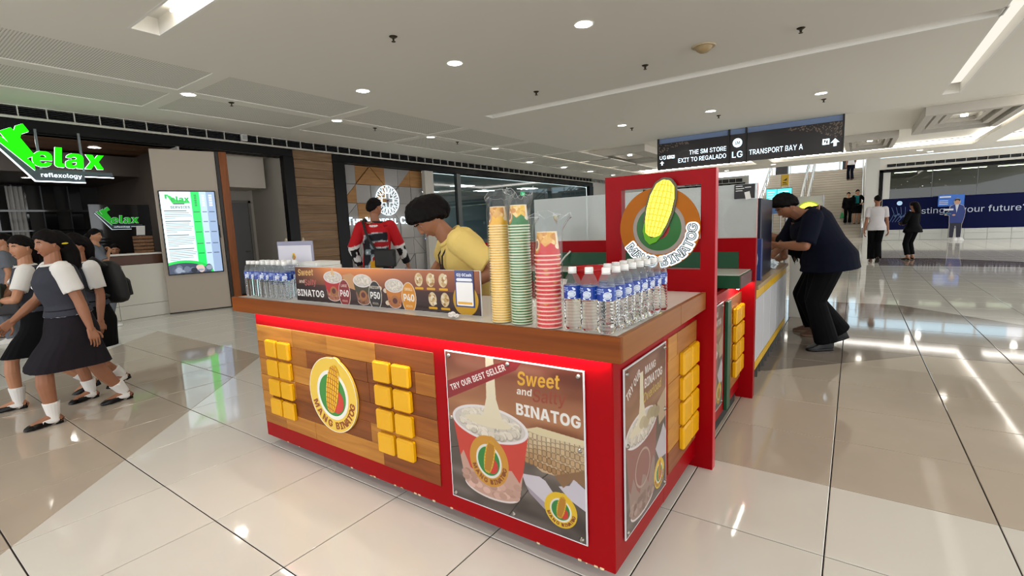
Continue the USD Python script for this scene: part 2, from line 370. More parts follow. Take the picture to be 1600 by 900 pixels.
for x, y in ((.05, 2.75), (3.7, 2.75), (5.5, 2.75), (7.3, 2.75), (3.7, 8.15), (5.5, 8.15), (7.3, 8.15), (-5.35, 2.75)): dl(x, y, 'recessed downlight above the right of the hall, out of frame', 'downlights out of frame to the right')
# ---- sprinklers
sp0 = None
brass = M('sprinkler_metal', (70, 62, 50), .4, .8)
for k, (x, y, w) in enumerate(((-3.47, 1.68, 'above the clerk in yellow'), (.07, 4.47, 'at the top right, beyond the beige dome'), (-1.73, 4.52, 'above the direction sign, near the long slot'), (-3.49, 4.58, 'between the two big downlights and the slot'), (-7.28, 1.79, 'between perforated boards by the first downlight'), (-7.3, 4.56, 'between perforated boards by the second downlight'), (-7.26, 7.0, 'between perforated boards by the third downlight'), (-3.5, 8.6, 'by the left downlight in front of the sign'), (-1.7, 8.7, 'by the middle downlight in front of the sign'), (.1, 8.7, 'by the right downlight in front of the sign'))):
    lb = 'small dark ceiling sprinkler '+w
    if sp0 is None:
        sp0 = thing('ceiling_sprinkler', lb, 'sprinkler', (x, y, CZ-.001), group='ceiling sprinklers')
        obj('rosette', lathe([(0, -.012), (.03, -.012), (.045, 0), (0, 0)], 18), brass, sp0)
        obj('nozzle', join(cyl((0, 0, -.012), (0, 0, -.05), .008, n=8), cyl((.014, 0, -.012), (.006, 0, -.05), .003, n=6), cyl((-.014, 0, -.012), (-.006, 0, -.05), .003, n=6)), brass, sp0)
        obj('deflector', cyl((0, 0, -.05), (0, 0, -.054), .022, n=14), brass, sp0)
    else: dup(sp0, (x, y, CZ-.001), 0, lb)
t = thing('smoke_detector', 'beige domed ceiling sensor right of the largest downlight', 'smoke detector', (-.93, 4.31, CZ-.001))
obj('base', lathe([(0, -.012), (.13, -.012), (.14, 0), (0, 0)], 28), M('sensor_cream', (206, 186, 150), .5), t, smooth=40)
obj('dome', lathe([(0, -.075), (.05, -.07), (.085, -.045), (.1, -.012), (0, -.012)], 28), M('sensor_tan', (176, 152, 112), .45), t, smooth=40)

# ---- left wall: grille, header, fronts
wl = tag(UsdGeom.Xform.Define(stage, '/World/wall_left').GetPrim(), 'row of shop fronts with dark headers along the left side', 'wall', None, 'structure')
dark = M('shopfront_dark', (16, 15, 16), .35, spec=.15)
railm = M('grille_rail', (196, 192, 182), .5)
obj('upper_rail', bb(WX-.1, WX+.02, -7, 25.9, 3.395, 3.46), white, wl)
obj('header', bb(WX-.12, WX+.015, -6, 4.1, 3.04, 3.205, .006), dark, wl)
obj('header', bb(WX-.12, WX+.015, 5.09, 19.2, 3.03, 3.19, .006), dark, wl)
obj('pillar', bb(WX-.12, WX+.03, 3.86, 4.1, 0, 3.04, .006), dark, wl)
obj('pillar', bb(WX-.12, WX+.03, 5.09, 5.42, 0, 3.03, .006), dark, wl)
obj('pillar', bb(WX-.12, WX+.03, 18.8, 19.2, 0, 3.03, .006), dark, wl)
obj('wall_end', bb(WX-.2, WX-.02, 19.2, 26.2, 0, 3.4), M('wall_grey', (188, 186, 180), .7), wl)
obj('back_panel', bb(WX-.3, WX-.1, -7, 26, 3.03, 3.6), M('black_void', (14, 14, 14), .9), wl)
wl_wood = [WOOD('wall_wood_a', (150, 122, 94), (112, 86, 62), 1, 5, .55), WOOD('wall_wood_b', (140, 112, 84), (104, 80, 58), 1, 6, .55)]
for k in range(16): obj('board', bb(WX-.1, WX+.004*(k % 3), 4.1, 5.09, .005+k*.2, .2+k*.2, .004), wl_wood[k % 2], wl)
gr = thing('air_grille', 'long dark louvred air grille with white dividers under the ceiling, left side', 'air grille', (WX, 0, 3.247))
obj('rail', bb(-.05, .03, -6, 25.9, -.037, 0, .004), railm, gr)
fin = M('louvre_black', (22, 22, 23), .5)
for k in range(-12, 78):
    y = -.2+.322*k
    if y > 25.5: break
    obj('divider', bb(-.02, .02, y-.007, y+.007, 0, .148), railm, gr)
    obj('louvre', join(*[bb(-.03, .008, y+.008, y+.314, .012+.027*q, .02+.027*q) for q in range(5)]), fin, gr)
t = thing('wall_speaker', 'small white box fixed to the dark air grille', 'speaker', (WX+.035, 3.05, 3.255))
obj('case', bb(0, .06, -.06, .06, 0, .13, .01), M('white_plastic', (214, 212, 206), .4), t); obj('face', bb(.058, .064, -.045, .045, .02, .11), M('grey_mesh', (160, 160, 158), .6), t)

# ---- right-hand far wall (office front) and stairs
wr = tag(UsdGeom.Xform.Define(stage, '/World/wall_back').GetPrim(), 'far wall with dark framed office front right of the stairs', 'wall', None, 'structure')
obj('plinth', bb(1.62, 9.5, BY, BY+.25, 0, .47), M('plinth_tile', (206, 206, 198), .25), wr)
for k in range(11): obj('plinth_tile', bb(1.62+k*.72, 2.33+k*.72, BY-.02, BY, .005, .27, .004), M('plinth_tile', (206, 206, 198), .25), wr)
for k in range(11): obj('plinth_tile', bb(1.62+k*.72, 2.33+k*.72, BY-.02, BY, .278, .465, .004), M('plinth_tile', (206, 206, 198), .25), wr)
obj('pier', bb(1.0, 1.5, BY-.02, BY+8, 0, 3.9), M('pier_white', (222, 220, 214), .5), wr)
obj('dark_frame', join(bb(1.5, 1.64, BY-.06, BY+.2, 0, 3.16, .01), bb(1.5, 9.5, BY-.06, BY+.2, 3.05, 3.18, .01)), dark, wr)
obj('white_jamb', bb(1.64, 1.9, BY-.02, BY+.2, .47, 3.05), M('pier_white', (222, 220, 214), .5), wr)
obj('upper_wall', bb(1.0, 9.5, BY, BY+.2, 3.18, 3.7), white, wr)
obj('left_wall', bb(WX, -3.95, BY, BY+.2, 0, 3.45), M('wall_grey', (188, 186, 180), .7), wr)
obj('dark_frame', bb(WX, -4.1, BY-.06, BY, 2.85, 3.1), dark, wr)
obj('end_soffit', bb(WX, 9.5, 22, BY+.2, 4.98, 5.1), white, wr)
gr2 = thing('air_grille', 'dark louvred air grille above the navy office banner, far right', 'air grille', (1.75, BY, 3.28))
for k in range(18):
    obj('divider', bb(k*.33-.01, k*.33+.01, -.03, -.002, 0, .13), railm, gr2); obj('louvre', join(*[bb(k*.33+.01, k*.33+.32, -.02, -.002, .01+.03*q, .026+.03*q) for q in range(4)]), fin, gr2)
    obj('louvre_back', bb(k*.33+.01, k*.33+.32, -.004, -.001, 0, .13), fin, gr2)
gr3 = thing('air_grille', 'dark louvred air grille left of the stairs, behind the clear kiosk screen', 'air grille', (-7.2, BY, 3.14))
for k in range(9): obj('divider', bb(k*.33-.01, k*.33+.01, -.03, -.002, 0, .2), railm, gr3); obj('louvre', bb(k*.33+.01, k*.33+.32, -.02, -.002, .01, .19), fin, gr3)
w1 = tag(UsdGeom.Xform.Define(stage, '/World/window_1').GetPrim(), 'office glazing above the navy banner', 'window', None, 'structure')
for k in range(5):
    x = 1.9+k*1.45; obj('pane', bb(x+.01, x+1.44, BY+.04, BY+.06, .47, 3.05), PANE('office_glass', (170, 178, 168), 1.6), w1); obj('mullion', bb(x-.012, x+.012, BY+.02, BY+.08, .47, 3.05), M('mullion_grey', (92, 96, 96), .3, .6), w1)
offb = thing('office_interior', 'dim grey office interior behind the far glazing', 'office room', (1.6, BY+.3, 0))
obj('back_wall', bb(0, 8, 3.2, 3.3, 0, 3.2), M('office_wall', (148, 150, 142), .8), offb); obj('office_ceiling', bb(0, 8, 0, 3.3, 3.1, 3.15), M('office_wall', (148, 150, 142), .8), offb)
obj('office_floor', bb(0, 8, 0, 3.3, .4, .45), M('office_floor', (110, 106, 100), .5), offb)
for k in range(6): obj('tube_lamp', bb(.5+k*1.2, 1.3+k*1.2, .9+k*.2, 1.05+k*.2, 3.06, 3.09), LIT('office_tube', (255, 250, 240), 10.0), offb)
# stairs
stair_m = M('stair_stone', (196, 186, 171), .35, vary=(2.0, .05)); nose = M('stair_nosing', (166, 154, 138), .5)
stc = thing('staircase', 'wide pale stone staircase rising at the back of the hall', 'staircase', (-3.9, BY, 0))
for k in range(26):
    s = obj('step', bb(0, 4.9, k*.30, k*.30+.34, max(0, k*.15-.1), k*.15+.15-.004), stair_m, stc)
    obj('nosing', bb(0, 4.9, k*.30-.012, k*.30+.03, k*.15+.128, k*.15+.15), nose, stc)
obj('landing', bb(-.1, 4.9, 7.82, 16, 3.7, 3.9), stair_m, stc)
steel = M('brushed_steel', (200, 200, 198), .22, 1.0)
def handrail(x, label, post=(), side=.9):
    t = thing('handrail', label, 'handrail', (x, BY, 0))
    P = [(0, -.3, .95), (0, 0, .95), (0, 7.7, .95+3.85), (0, 8.2, .95+3.85)]
    obj('rail', tube([(0, -.35, .6), (0, -.35, .9), (0, -.2, 1.0), (0, 0, 1.0), (0, 7.6, 4.8), (0, 8.2, 4.85)], .045, 10), steel, t, smooth=40)
    obj('lower_rail', tube([(0, -.2, .7), (0, 0, .7), (0, 7.6, 4.5), (0, 8.2, 4.55)], .03, 8), steel, t, smooth=40)
    for k in range(7): y = .1+k*1.25; obj('baluster', cyl((0, y, y*.5), (0, y, y*.5+1.0), .03, n=10), steel, t)
handrail(-1.75, 'left steel handrail of the pair up the middle of the stairs'); handrail(-1.45, 'right steel handrail of the pair up the middle of the stairs')
handrail(.94, 'steel handrail along the right edge of the stairs'); handrail(-3.8, 'steel handrail along the left edge of the stairs')
obj('upper_ceiling', bb(-12, 10, 22.2, BY+16.2, 7.9, 8.0), white, wr); obj('upper_side', join(bb(-12, -11.9, 22.2, BY+16.2, 3.9, 8), bb(9.9, 10, 22.2, BY+16.2, 3.9, 8)), white, wr)
# upper hall windows behind the stairs
w2 = tag(UsdGeom.Xform.Define(stage, '/World/window_2').GetPrim(), 'bright upper windows above the stairs', 'window', None, 'structure')
for k in range(12):
    x = -10+k*1.6; obj('mullion', bb(x-.06, x+.06, BY+15.9, BY+16, 3.9, 8), M('mullion_white', (210, 214, 216), .4), w2); obj('pane', bb(x+.06, x+1.54, BY+15.93, BY+15.95, 3.9, 8), PANE('upper_glass', (225, 240, 246)), w2)
obj('transom', bb(-10, 9, BY+15.88, BY+16, 5.05, 5.2), M('mullion_white', (210, 214, 216), .4), w2)
for k, x in enumerate((-3.5, .2)):
    t = thing('upper_pillar', ('left', 'right')[k]+' dark square pillar in the upper hall above the stairs', 'pillar', (x, BY+10+2*k, 3.902)); obj('shaft', bb(-.35, .35, -.35, .35, 0, 3.5), M('pillar_dark', (40, 38, 38), .5), t); obj('skirting', bb(-.38, .38, -.38, .38, 0, .15), M('pillar_skirting', (90, 88, 84), .4), t)
# ================================================================ shops along the left wall
# ---- massage shop: dark interior, counter, lit sign, tilted panel with a screen
rx = tag(UsdGeom.Xform.Define(stage, '/World/wall_side').GetPrim(), 'dark interior walls of the massage shop behind the green sign', 'wall', None, 'structure')
sd = M('shop_dark', (38, 34, 32), .45); sfl = M('shop_floor', (120, 112, 100), .15)
obj('interior_back', bb(-14.0, -13.9, -6, 3.0, 0, 3.05), sd, rx)
obj('interior_end', bb(-14.0, WX-.1, -6.1, -6, 0, 3.05), sd, rx)
obj('interior_side', bb(-14.0, -10.3, 1.75, 1.85, 0, 3.05), M('shop_brown', (66, 56, 50), .5), rx)
cw = [WOOD('shop_ceiling_a', (120, 84, 56), (82, 54, 34), 1, 4, .35), WOOD('shop_ceiling_b', (108, 74, 48), (74, 48, 30), 1, 4, .35)]
for k in range(15): obj('ceiling_board', bb(-13.9+k*.28, -13.9+k*.28+.275, -6, 2.35, 3.03, 3.06), cw[k % 2], rx)
obj('ceiling_drop', bb(-14, -11.2, -6, 1.75, 2.62, 3.0), M('shop_brown', (66, 56, 50), .5), rx)
obj('inner_floor', bb(-14, WX-.14, -6, 1.75, 0.0005, .004), sfl, rx)
for k, (x, y) in enumerate(((-10.3, -.35), (-10.5, .9), (-10.4, -1.9), (-12.2, .3))):
    dup(d0, (x, y, 3.028 if x > -11.2 else 2.618), 0, ('downlight right of the green sign, in the shop ceiling', 'downlight beside the tilted screen panel', 'downlight left of the green sign, in the shop ceiling', 'downlight low over the back of the massage shop')[k], group='massage shop downlights')
ORD = ('first', 'second', 'third', 'fourth', 'fifth', 'sixth', 'seventh', 'eighth', 'ninth', 'tenth', 'eleventh', 'twelfth')
blk = M('panel_black', (20, 21, 24), .08, spec=.8); slv = M('curtain_grey', (168, 166, 162), .5)
for k in range(12):
    y = -3.6+k*.44
    t = thing('wall_panel', ORD[k]+' glossy black upright panel from the left in the massage shop', 'wall panel', (-13.6, y, 0), group='black panels in the massage shop')
    obj('board', bb(-.03, .03, -.10, .12, .02, 2.6, .004), blk, t); obj('edge_strip', bb(.03, .036, -.10, -.08, .02, 2.6), M('panel_edge', (84, 86, 90), .3, .8), t)
cp = np.linspace(0, 1, 25)
for k in range(9):
    y = -3.4+k*.46
    if 4 < k < 6: continue
    t = thing('curtain', ORD[k]+' pale hanging curtain from the left in the massage shop', 'curtain', (-13.4, y, 0), group='curtains in the massage shop')
    g = Polygon([(.03*math.sin(u*22)+.0, (u-.5)*.26) for u in cp]+[(.03*math.sin(u*22)-.02, (u-.5)*.26) for u in cp[::-1]])
    obj('fabric', prism(g, 2.45, .1), slv, t, smooth=50); obj('hem', bb(-.045, .04, -.13, .13, .06, .1), M('curtain_hem', (120, 118, 114), .6), t)
t = thing('rail_screen', 'dark horizontal rail across the massage shop interior', 'rail', (-13.1, 0, 0)); obj('upper_bar', bb(-.02, .02, -4, 1.7, 2.02, 2.06), blk, t); obj('lower_bar', bb(-.02, .02, -4, 1.7, 1.62, 1.65), blk, t)
ct = thing('reception_counter', 'white tiled reception counter with a raised white top', 'counter', (WX, .1, 0))
tilec = M('counter_tile', (214, 211, 200), .2)
obj('body', bb(-.5, -.03, 0, 1.32, 0, .93), M('counter_core', (60, 52, 46), .7), ct)
for y0, y1 in ((.0, .565), (.57, 1.325)):
    obj('tile', bb(-.03, 0, y0, y1, .004, .235, .003), tilec, ct); obj('tile', bb(-.03, 0, y0, y1, .24, .935, .003), tilec, ct)
obj('gap_band', bb(-.45, -.10, 0, 1.32, .935, 1.10), M('counter_brown', (92, 58, 40), .4), ct); obj('top', bb(-.48, -.06, -.02, 1.33, 1.10, 1.13, .006), M('counter_white', (228, 226, 220), .25), ct)
# things on the counter and behind it
t = thing('basket_stack', 'stack of brown woven trays at the right end of the reception counter', 'basket', (WX-.27, 1.22, 1.131))
wk = WOOD('wicker', (150, 112, 84), (98, 68, 46), 0, 12, .7)
for k in range(5): obj('tray', join(bb(-.13, .13, -.10, .10, k*.062, k*.062+.012, .004), *[bb(a, b, c, d, k*.062, k*.062+.05, .004) for a, b, c, d in ((-.14, -.125, -.1, .1), (.125, .14, -.1, .1), (-.14, .14, -.11, -.098), (-.14, .14, .098, .11))]), wk, t)
t = thing('notice_card', 'white card standing on the stack of woven trays', 'notice card', (WX-.27, 1.2, 1.449)); obj('card', axes(bx((0, 0, .08), (.13, .004, .17)), (0, 1, 0), (-.97, 0, .24), (.24, 0, .97)), M('paper_white', (226, 226, 222), .7), t); obj('foot', bx((0, 0, .004), (.06, .1, .008)), M('clear_plastic', (190, 196, 196), .1), t)
# small green wall sign and its white frame
grn = LIT('sign_green', (40, 236, 20), 1.15); wlit = LIT('sign_white', (235, 250, 255), 1.5)
gsd = M('sign_side', (70, 84, 92), .4)
def relax_parts(t, s, depth, lit, whit):
    """the shop sign, in x-z of its thing, facing -y; s = scale"""
    word = tshape('elax', .40*s, 800, .12); word = fit(word, .22*s, 1.18*s, .30*s)
    r_ = affinity.rotate(tshape('r', .46*s, 800), 28, origin=(0, 0)); r_ = fit(r_, -.12*s, .25*s, .40*s)
    tail = Polygon([(-.24*s, .78*s), (-.16*s, .80*s), (.23*s, .33*s), (.23*s, .24*s)])
    red = tshape('reflexology', .10*s, 700); red = fit(red, .30*s, .84*s, .115*s)
    plate = union_all([Polygon([(.22*s, .06*s), (.88*s, .06*s), (.88*s, .2*s), (1.3*s, .2*s), (1.28*s, .26*s), (.22*s, .26*s)]), Polygon([(-.28*s, .74*s), (-.24*s, .78*s), (.25*s, .25*s), (.22*s, .06*s)])])
    obj('letters', front(union_all([word, tail]), depth, -depth), lit, t); obj('initial', front(r_, depth*1.3, -depth*1.3), lit, t)
    obj('halo', front(union_all([word, r_, tail])  .buffer(.007*s), .01, .002), whit, t)
    obj('plate', front(plate, .02, .012), gsd, t); obj('underline', front(union_all([LineString([(-.28*s, .74*s), (.22*s, .06*s), (.88*s, .06*s)]), LineString([(.88*s, .17*s), (1.3*s, .17*s)])]).buffer(.011*s, cap_style=2), .03, .0), whit, t)
    obj('subtitle', front(red, .008, .004), whit, t)
rl = UsdGeom.Xform.Define(stage, '/World/shop_sign'); rl.AddTransformOp().Set(Gf.Matrix4d(0, 1, 0, 0, -1, 0, 0, 0, 0, 0, 1, 0, WX+.22, -.36, 2.235, 1))
rl = tag(rl.GetPrim(), 'bright green illuminated script sign hanging at the massage shop front', 'shop sign'); relax_parts(rl, .88, .05, grn, wlit)
obj('hanger', join(bb(.28, .31, .1, .13, .2, .83), bb(.78, .81, .1, .13, .2, .83)), M('hanger_grey', (110, 116, 120), .4, .7), rl)
# (mirror of the sign's axes: local x runs along +y of the hall, local -y looks at the hall)
sm = UsdGeom.Xform.Define(stage, '/World/small_green_sign'); sm.AddTransformOp().Set(Gf.Matrix4d(0, 1, 0, 0, -1, 0, 0, 0, 0, 0, 1, 0, -10.9, 1.0, 1.55, 1))
sm = tag(sm.GetPrim(), 'small green sign on the dark wall above the woven trays', 'wall sign'); relax_parts(sm, .46, .02, LIT('small_green', (50, 170, 50), .7), LIT('small_white', (210, 220, 225), .6))
obj('backboard', bb(-.2, .75, .03, .06, -.9, .5), blk, sm)
# tilted panel with the screen
ang = math.atan2(.948, .318)
pn = thing('screen_panel', 'beige angled wall panel carrying the bright menu screen', 'wall panel', (-9.45, 1.36, 0), ang)
beigep = M('panel_beige', (176, 164, 150), .55)
obj('board', bb(0, .98, 0, .12, .02, 2.93, .005), beigep, pn); obj('base_strip', bb(0, .98, .01, .12, 0, .02), M('black_strip', (26, 24, 24), .5), pn)
post = WOOD('post_wood', (150, 88, 48), (104, 56, 28), 2, 5, .35)
obj('edge_trim', bb(.985, 1.035, -.02, .12, 0, 2.93), M('trim_black', (30, 24, 22), .4), pn); obj('post', bb(1.04, 1.17, -.03, .12, 0, 2.93, .006), post, pn)
def screen_img():
    W, H = 220, 380; im = Image.new('RGB', (W, H), (196, 226, 236)); d = ImageDraw.Draw(im); d.rectangle((0, 0, W*.52, H), fill=(214, 240, 244))
    d.polygon([(W*.555, 0), (W*.71, 0), (W*.71, H), (W*.555, H)], fill=(22, 226, 92)); d.rectangle((W*.71, 0, W*.84, H), fill=(176, 200, 226)); d.rectangle((W*.84, 0, W, H), fill=(138, 160, 190))
    d.polygon([(26, 14), (40, 20), (56, 36), (110, 44), (116, 52), (48, 56)], fill=(40, 190, 80)); f = font(34, 850); d.text((40, 14), 'elax', fill=(14, 168, 60), font=f); d.text((18, 0), 'r', fill=(14, 168, 60), font=f)
    d.rectangle((50, 53, 92, 58), fill=(90, 96, 100)); d.text((36, 62), 'SERVICES', fill=(56, 62, 66), font=font(15, 600))
    y = 86; rr = random.Random(3)
    for blk_ in (4, 6, 6, 6):
        d.rectangle((10, y, 10+rr.randint(80, 104), y+3), fill=(86, 98, 106)); y += 10
        for q in range(blk_): d.rectangle((10, y, 10+rr.randint(92, 108) if q < blk_-1 else 50, y+2), fill=(130, 148, 156)); y += 8
        y += 6
    for yy in (92, 138, 186, 240, 286):
        d.rectangle((126, yy, 150, yy+3), fill=(20, 110, 60)); d.rectangle((162, yy, 180, yy+3), fill=(90, 104, 130)); d.rectangle((190, yy, 212, yy+3), fill=(70, 84, 110))
    for x, w in ((134, 9), (166, 9), (194, 13)):
        for q in range(7): d.rectangle((x, 14+q*8, x+w, 18+q*8), fill=(20, 120, 60) if x < 150 else (226, 232, 240))
    d.ellipse((-60, H-62, 180, H+70), fill=(20, 190, 70)); d.ellipse((-60, H-50, 176, H+90), fill=(52, 62, 82))
    for q in range(18): x = rr.randint(4, 150); d.ellipse((x, H-36+rr.randint(-6, 20), x+26, H-16+rr.randint(0, 14)), fill=rr.choice([(130, 140, 156), (60, 70, 92), (196, 170, 160), (90, 100, 118), (28, 34, 46)]))
    return im.filter(ImageFilter.GaussianBlur(.6))
sc = UsdGeom.Xform.Define(stage, '/World/menu_screen'); c_, s_ = math.cos(ang), math.sin(ang)
sc.AddTransformOp().Set(Gf.Matrix4d(c_, s_, 0, 0, -s_, c_, 0, 0, 0, 0, 1, 0, -9.45+.07*c_+.04*s_, 1.36+.07*s_-.04*c_, .72, 1))
sc = tag(sc.GetPrim(), 'tall bright digital screen listing services with a green column', 'screen')
panel('picture', screen_img(), .83, 1.47, PRINT('screen_print', .2, 1.25), sc, -.012)
obj('housing', bb(-.018, .848, -.01, .035, -.018, 1.488, .004), M('screen_black', (14, 16, 22), .25), sc); obj('side_knob', bb(.848, .862, -.01, .03, .62, .86, .003), M('screen_black', (14, 16, 22), .25), sc)
# ---- alcove with a grey door
al = tag(UsdGeom.Xform.Define(stage, '/World/wall_alcove').GetPrim(), 'pale recessed alcove between the screen panel and the dark pillar', 'wall', None, 'structure')
alw = M('alcove_paint', (196, 190, 180), .7)
obj('back', bb(-11.2, -11.1, 1.9, 4.3, 0, 3.1), alw, al); obj('left_side', bb(-11.1, -9.6, 1.86, 1.9, 0, 3.1), alw, al); obj('right_side', bb(-11.1, WX-.1, 3.92, 4.05, 0, 3.1), alw, al); obj('bulkhead', bb(-11.1, -10.2, 1.9, 3.78, 2.40, 3.09), M('bulkhead_paint', (206, 198, 186), .7), al); obj('soffit', bb(-11.1, WX-.1, 1.9, 4.05, 3.08, 3.14), alw, al)
dr = tag(UsdGeom.Xform.Define(stage, '/World/door_1').GetPrim(), 'plain grey service door in the alcove', 'door', None, 'structure')
obj('leaf', bb(-11.09, -11.04, 2.9, 3.76, .01, 2.12, .004), M('door_grey', (118, 118, 120), .4), dr); obj('frame', join(bb(-11.1, -11.02, 2.84, 2.9, 0, 2.18), bb(-11.1, -11.02, 3.76, 3.82, 0, 2.18), bb(-11.1, -11.02, 2.84, 3.82, 2.12, 2.18)), M('door_frame', (140, 136, 130), .5), dr); obj('handle', join(cyl((-11.04, 3.68, 1.0), (-10.99, 3.68, 1.0), .012, n=10), cyl((-10.99, 3.68, 1.0), (-10.99, 3.58, 1.0), .01, n=10)), steel, dr)
# ---- clinic: faceted feature wall with lit emblem and name, then long glazing
cl = thing('feature_wall', 'grey feature wall of raised triangles and squares with timber pieces in the clinic front', 'feature wall', (WX-.28, 5.42, 0))
obj('backing', bb(-.12, -.03, 0, 2.85, 0, 3.03), M('feature_back', (120, 116, 112), .8), cl)
gm = [M('feature_grey_a', (160, 155, 152), .6, bump=(9, .3)), M('feature_grey_b', (150, 146, 143), .6, bump=(9, .3)), M('feature_grey_c', (168, 163, 159), .6, bump=(9, .3))]; tm = [WOOD('feature_timber', (176, 132, 84), (146, 104, 62), 1, 6, .5)]
fr_ = random.Random(11); S = .475
wood_cells = {(1, 5): 0, (2, 5): 2, (4, 5): 1, (1, 4): 3, (2, 3): 2, (5, 4): 1, (1, 3): 2, (2, 4): 1}
for i in range(6):
    for j in range(7):
        y0, z0 = i*S, 3.03-(j+1)*S
        if z0 < -.4: continue
        z0 = max(z0, 0.0); y1, z1 = y0+S, 3.03-j*S
        quad = [(y0, z0), (y1, z0), (y1, z1), (y0, z1)]
        kind = fr_.choice(['sq', 'd1', 'd2', 'sq']); wood = {(0, 1): 1, (1, 0): 2, (2, 0): 2, (4, 0): 1, (5, 0): 2, (1, 2): 2, (2, 1): 1, (5, 2): 1, (1, 1): 0}.get((i, j), 0)
        if wood == 1: kind = 'd1'
        parts = [quad] if kind == 'sq' else ([[quad[0], quad[1], quad[2]], [quad[0], quad[2], quad[3]]] if kind == 'd1' else [[quad[0], quad[1], quad[3]], [quad[1], quad[2], quad[3]]])
        for q, pg in enumerate(parts):
            g = Polygon(pg).buffer(-.005, join_style=2); dep = fr_.choice([.012, .03, .05]); mat = tm[0] if (wood == 2 or (wood == 1 and q == 0)) else fr_.choice(gm)
            v, f = prism(g, dep+.03); obj('facet', (np.stack([v[:, 2]-.03, v[:, 0], v[:, 1]], 1), f), mat, cl)
def flat_yz(g, th, x=0.0):
    v, f = prism(g, th); return np.stack([x+v[:, 2], v[:, 0], v[:, 1]], 1), f
em = thing('clinic_emblem', 'round white illuminated emblem of petals around a cross on the feature wall', 'emblem', (WX-.20, 6.86, 2.16))
pet = []
for k in range(16):
    a = k*PI/8; e = ell(0, .30, .047, .10).difference(ell(0, .295, .031, .078)); pet.append(affinity.rotate(e, math.degrees(a), origin=(0, 0)))
cross = union_all([sbox(-.075, -.2, .075, .2), sbox(-.2, -.075, .2, .075)]); crossr = cross.difference(cross.buffer(-.022, join_style=2))
cw_ = LIT('clinic_white', (226, 246, 255), 1.25)
obj('petals', flat_yz(union_all(pet), .02), cw_, em); obj('ring', flat_yz(Point(0, 0).buffer(.405, quad_segs=24).difference(Point(0, 0).buffer(.388, quad_segs=24)), .02), cw_, em); obj('cross', flat_yz(crossr, .02), cw_, em); obj('cross_core', flat_yz(Point(0, 0).buffer(.03), .02), M('emblem_red', (120, 70, 80), .5), em)
nm = thing('clinic_name', 'white illuminated clinic name on the feature wall, half hidden by two people', 'lettering', (WX-.20, 5.5, 1.52))
xx = 0
for wd_, k in (('T', 1), ('HE', .78), (' ', 0), ('M', 1), ('EDICAL', .78), (' ', 0), ('C', 1), ('ITY', .78)):
    if k == 0: xx += .08; continue
    g = tshape(wd_, .205*k, 750); g = affinity.translate(g, xx-g.bounds[0], 0); obj('letters', flat_yz(g, .025), cw_, nm); xx = g.bounds[2]+.025
# glazing
w3 = tag(UsdGeom.Xform.Define(stage, '/World/window_3').GetPrim(), 'long clinic glazing under a dark header', 'window', None, 'structure')
gl = PANE('clinic_glass', (214, 224, 222), 1.55)
fro = M('mullion_grey', (92, 96, 96), .3, .6)
for y0, y1 in ((8.5, 9.55), (9.72, 12.0), (12.02, 14.3), (14.32, 16.6), (16.62, 18.8)): obj('pane', bb(WX-.09, WX-.078, y0, y1, .1, 3.03), gl, w3)
obj('mullion', bb(WX-.14, WX-.02, 8.15, 8.5, 0, 3.03), M('jamb_cream', (196, 190, 180), .5), w3); obj('mullion', bb(WX-.14, WX-.02, 9.55, 9.72, 0, 3.03), fro, w3); obj('sill', bb(WX-.14, WX-.02, 8.5, 18.8, 0, .1), dark, w3)
ci = thing('clinic_interior', 'dim clinic waiting room seen through the glazing', 'clinic room', (WX-.4, 8.2, 0))
obj('back_wall', bb(-6.1, -6, -2.8, 11, 0, 3.03), M('clinic_wall', (140, 148, 152), .6), ci); obj('clinic_ceiling', bb(-6, 0, -2.8, 11, 3.0, 3.03), M('clinic_ceiling', (200, 202, 200), .7), ci); obj('clinic_floor', bb(-6, .2, -2.8, 11, 0, .005), M('clinic_floor', (120, 120, 116), .1), ci); obj('end_wall', bb(-6, 0, 11, 11.1, 0, 3), M('clinic_wall', (140, 148, 152), .6), ci); obj('start_wall', bb(-6, 0.05, -2.9, -2.8, 0, 3), M('clinic_wall', (140, 148, 152), .6), ci)
for k, (x, y, sx, sy) in enumerate(((-2.0, 1.2, .3, 1.2), (-4.2, 2.8, .3, 1.2), (-2.2, 4.6, .3, 1.2), (-3.4, 7.5, .3, 1.2), (-1.6, 8.4, .3, 1.2), (-5, 5.5, .3, 1.2))): obj('ceiling_light', bb(x-sx, x+sx, y-sy/3, y+sy/3, 2.985, 2.998), LIT('clinic_light', (240, 250, 255), 14.0), ci)
obj('desk', bb(-4.6, -3.6, .6, 4.6, 0.006, 1.05, .01), M('clinic_desk', (34, 52, 84), .35), ci); obj('desk_top', bb(-4.7, -3.5, .5, 4.7, 1.05, 1.09, .01), M('clinic_desk_top', (200, 206, 210), .3), ci); obj('blue_light', bb(-3.62, -3.58, .7, 4.4, .95, 1.0), LIT('blue_strip', (110, 160, 255), 4.0), ci)
for k in range(4): obj('waiting_seat', join(bb(-1.6, -1.1, 1+k*.7, 1.55+k*.7, .4, .46, .01), bb(-1.65, -1.58, 1+k*.7, 1.55+k*.7, .46, .9, .01), bb(-1.5, -1.46, 1.1+k*.7, 1.14+k*.7, .01, .4), bb(-1.2, -1.16, 1.4+k*.7, 1.44+k*.7, .01, .4)), M('seat_blue', (40, 52, 74), .6), ci)
